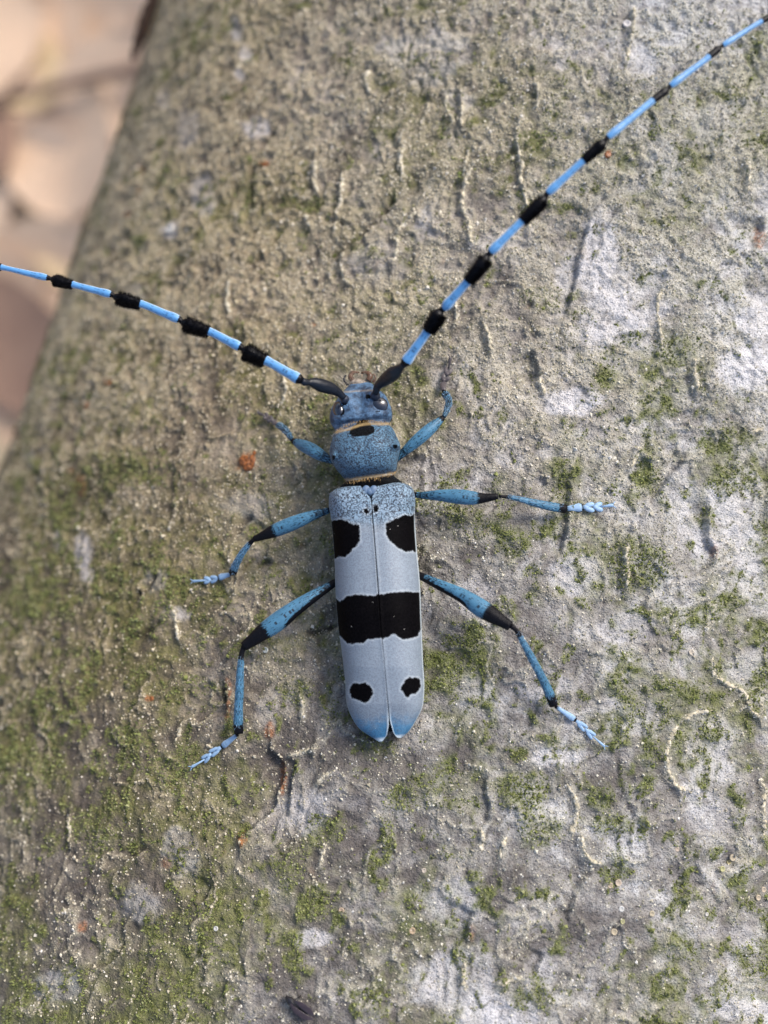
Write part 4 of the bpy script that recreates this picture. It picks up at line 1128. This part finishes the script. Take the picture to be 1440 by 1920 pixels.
NAMES = ['pale peach dead leaf lying flat on the forest floor below the trunk', 'yellowish tan dead leaf lying on the forest floor below the trunk',
         'pinkish beige dead leaf lying on the forest floor below the trunk', 'dark brown dead leaf lying on the forest floor below the trunk']
base_objs = {}
def put_leaf(x, y, z, rot, kind, shape):
    key = (kind, shape)
    if key not in base_objs:
        V, F = protos[shape]
        o = mesh_obj('dead_leaf', V, F, LM[kind], None, True)
        base_objs[key] = o
    else:
        o = base_objs[key].copy(); col.objects.link(o)
    o.location = (x * MM, y * MM, z * MM)
    o.rotation_euler = (random.uniform(-.16, .16), random.uniform(-.16, .16), rot)
    return tag(o, NAMES[kind], 'leaf', GROUP)
GD = 508.0
spots = [(60,40,0,0,.3),(190,60,0,2,1.2),(120,-60,1,1,2.2),(30,120,1,3,.9),(200,200,2,0,2.6),(110,260,0,2,.2),(215,330,0,1,1.0),(60,360,2,2,1.8),(150,430,1,0,.6),(20,470,2,1,2.4),
         (95,520,0,2,1.4),(20,640,3,0,.5),(-60,600,2,2,2.1),(120,650,2,1,.2),(10,780,0,2,1.1),(60,840,2,0,2.7),(-60,760,1,1,.4),(-75,230,3,1,.8),(70,208,2,3,1.65),(-80,350,2,0,.1),(-70,90,0,2,2.0),(-60,-50,1,0,1.3),
         (260,-50,0,1,.4),(300,80,2,0,2.2),(330,250,0,2,.9),(300,420,2,1,1.6),(240,560,0,0,2.9),(-50,920,1,2,.7),(80,960,0,1,1.9),(200,760,2,2,1.2)]
for i, (u, v, kd, shp, rt) in enumerate(spots):
    p = unproj(u, v, GD - 1.2 * (i % 7) - (8 if kd == 3 else 0))
    put_leaf(p[0], p[1], p[2], rt, kd, shp)
# litter beyond: one mass
VV, FF, CCt = [], [], []
nb = 0
tints = np.array([(.56, .38, .27), (.56, .41, .25), (.50, .34, .26), (.25, .14, .08), (.42, .26, .15)])
for i in range(3200):
    V, F = lprotos[i % 4]
    a = rng.uniform(0, 6.283); rr = 2200 * rng.random() ** .8
    ca, sa = math.cos(a * 3.7), math.sin(a * 3.7)
    q = V @ np.array([[ca, sa, 0], [-sa, ca, 0], [0, 0, 1]])
    q = q @ np.array([[1, 0, rng.normal(0, .12)], [0, 1, rng.normal(0, .12)], [0, 0, 1]])
    VV.append(q + [rr * math.cos(a) - 100, rr * math.sin(a), rng.uniform(2, 9)]); FF.append(F + nb); nb += len(V)
    CCt.append(np.tile(tints[rng.choice(5, p=[.3, .22, .26, .08, .14])] * rng.uniform(.8, 1.1), (len(V), 1)))
lm = mat_attr('litter', .65, .3, .3, .4, .4)
lit = mesh_obj('leaf_litter', np.concatenate(VV), np.concatenate(FF), lm, None, True, {'tint': ('FLOAT_COLOR', np.concatenate(CCt))}, 'stuff')
tag(lit, 'scattered pale brown dead leaves covering the forest floor', 'leaf litter', None, 'stuff')
# a thin dark twig across the litter
def twig(pts, wmm, dpt, label):
    p0 = unproj(*pts[0], dpt)
    c = crspline(np.array([(*p, 1.0) for p in pts], float), 30)
    t_ = tag(mesh_obj('twig', [(0, 0, 0)] * 3, [(0, 1, 2)], M['fly'], None), label, 'twig')
    b = MB(); b.tube([unproj(x, y, dpt) for x, y, _ in c], np.linspace(wmm, wmm * .5, 30), 8, rough=.25)
    me_old = t_.data
    o2 = b.build('twig_tmp', TW, None, p0)
    t_.data = o2.data; t_.location = p0 * MM
    bpy.data.objects.remove(o2); bpy.data.meshes.remove(me_old)
    t_.data.name = 'twig'
    return t_
TW = mat_plain('twig_bark', (.20, .13, .10), .8, .2, 2.0, .5, .3)
twig([(330,118),(250,132),(160,150),(60,172),(-90,215)], 6.5, 490, 'slim dark twig lying on the dead leaves, reaching behind the trunk')
c = crspline(np.array([(312,-70,16),(289,0,26),(268,55,27),(248,112,8)], float), 40)
c[:, 0] += rng.normal(0, 1.5, 40)
b = MB(); b.tube([unproj(x, y, 161.0) for x, y, _ in c], c[:, 2] * 161 / FPX, 10, .5, rough=.3)
o = b.build('loose_bark_strip', mat_plain('loose_bark', (.04, .022, .014), .8, .2, 1.5, .6, .3), trunk, CC)
o['label'] = 'dark brown strip of bark peeling from the flank'
print('objects', len(bpy.data.objects))
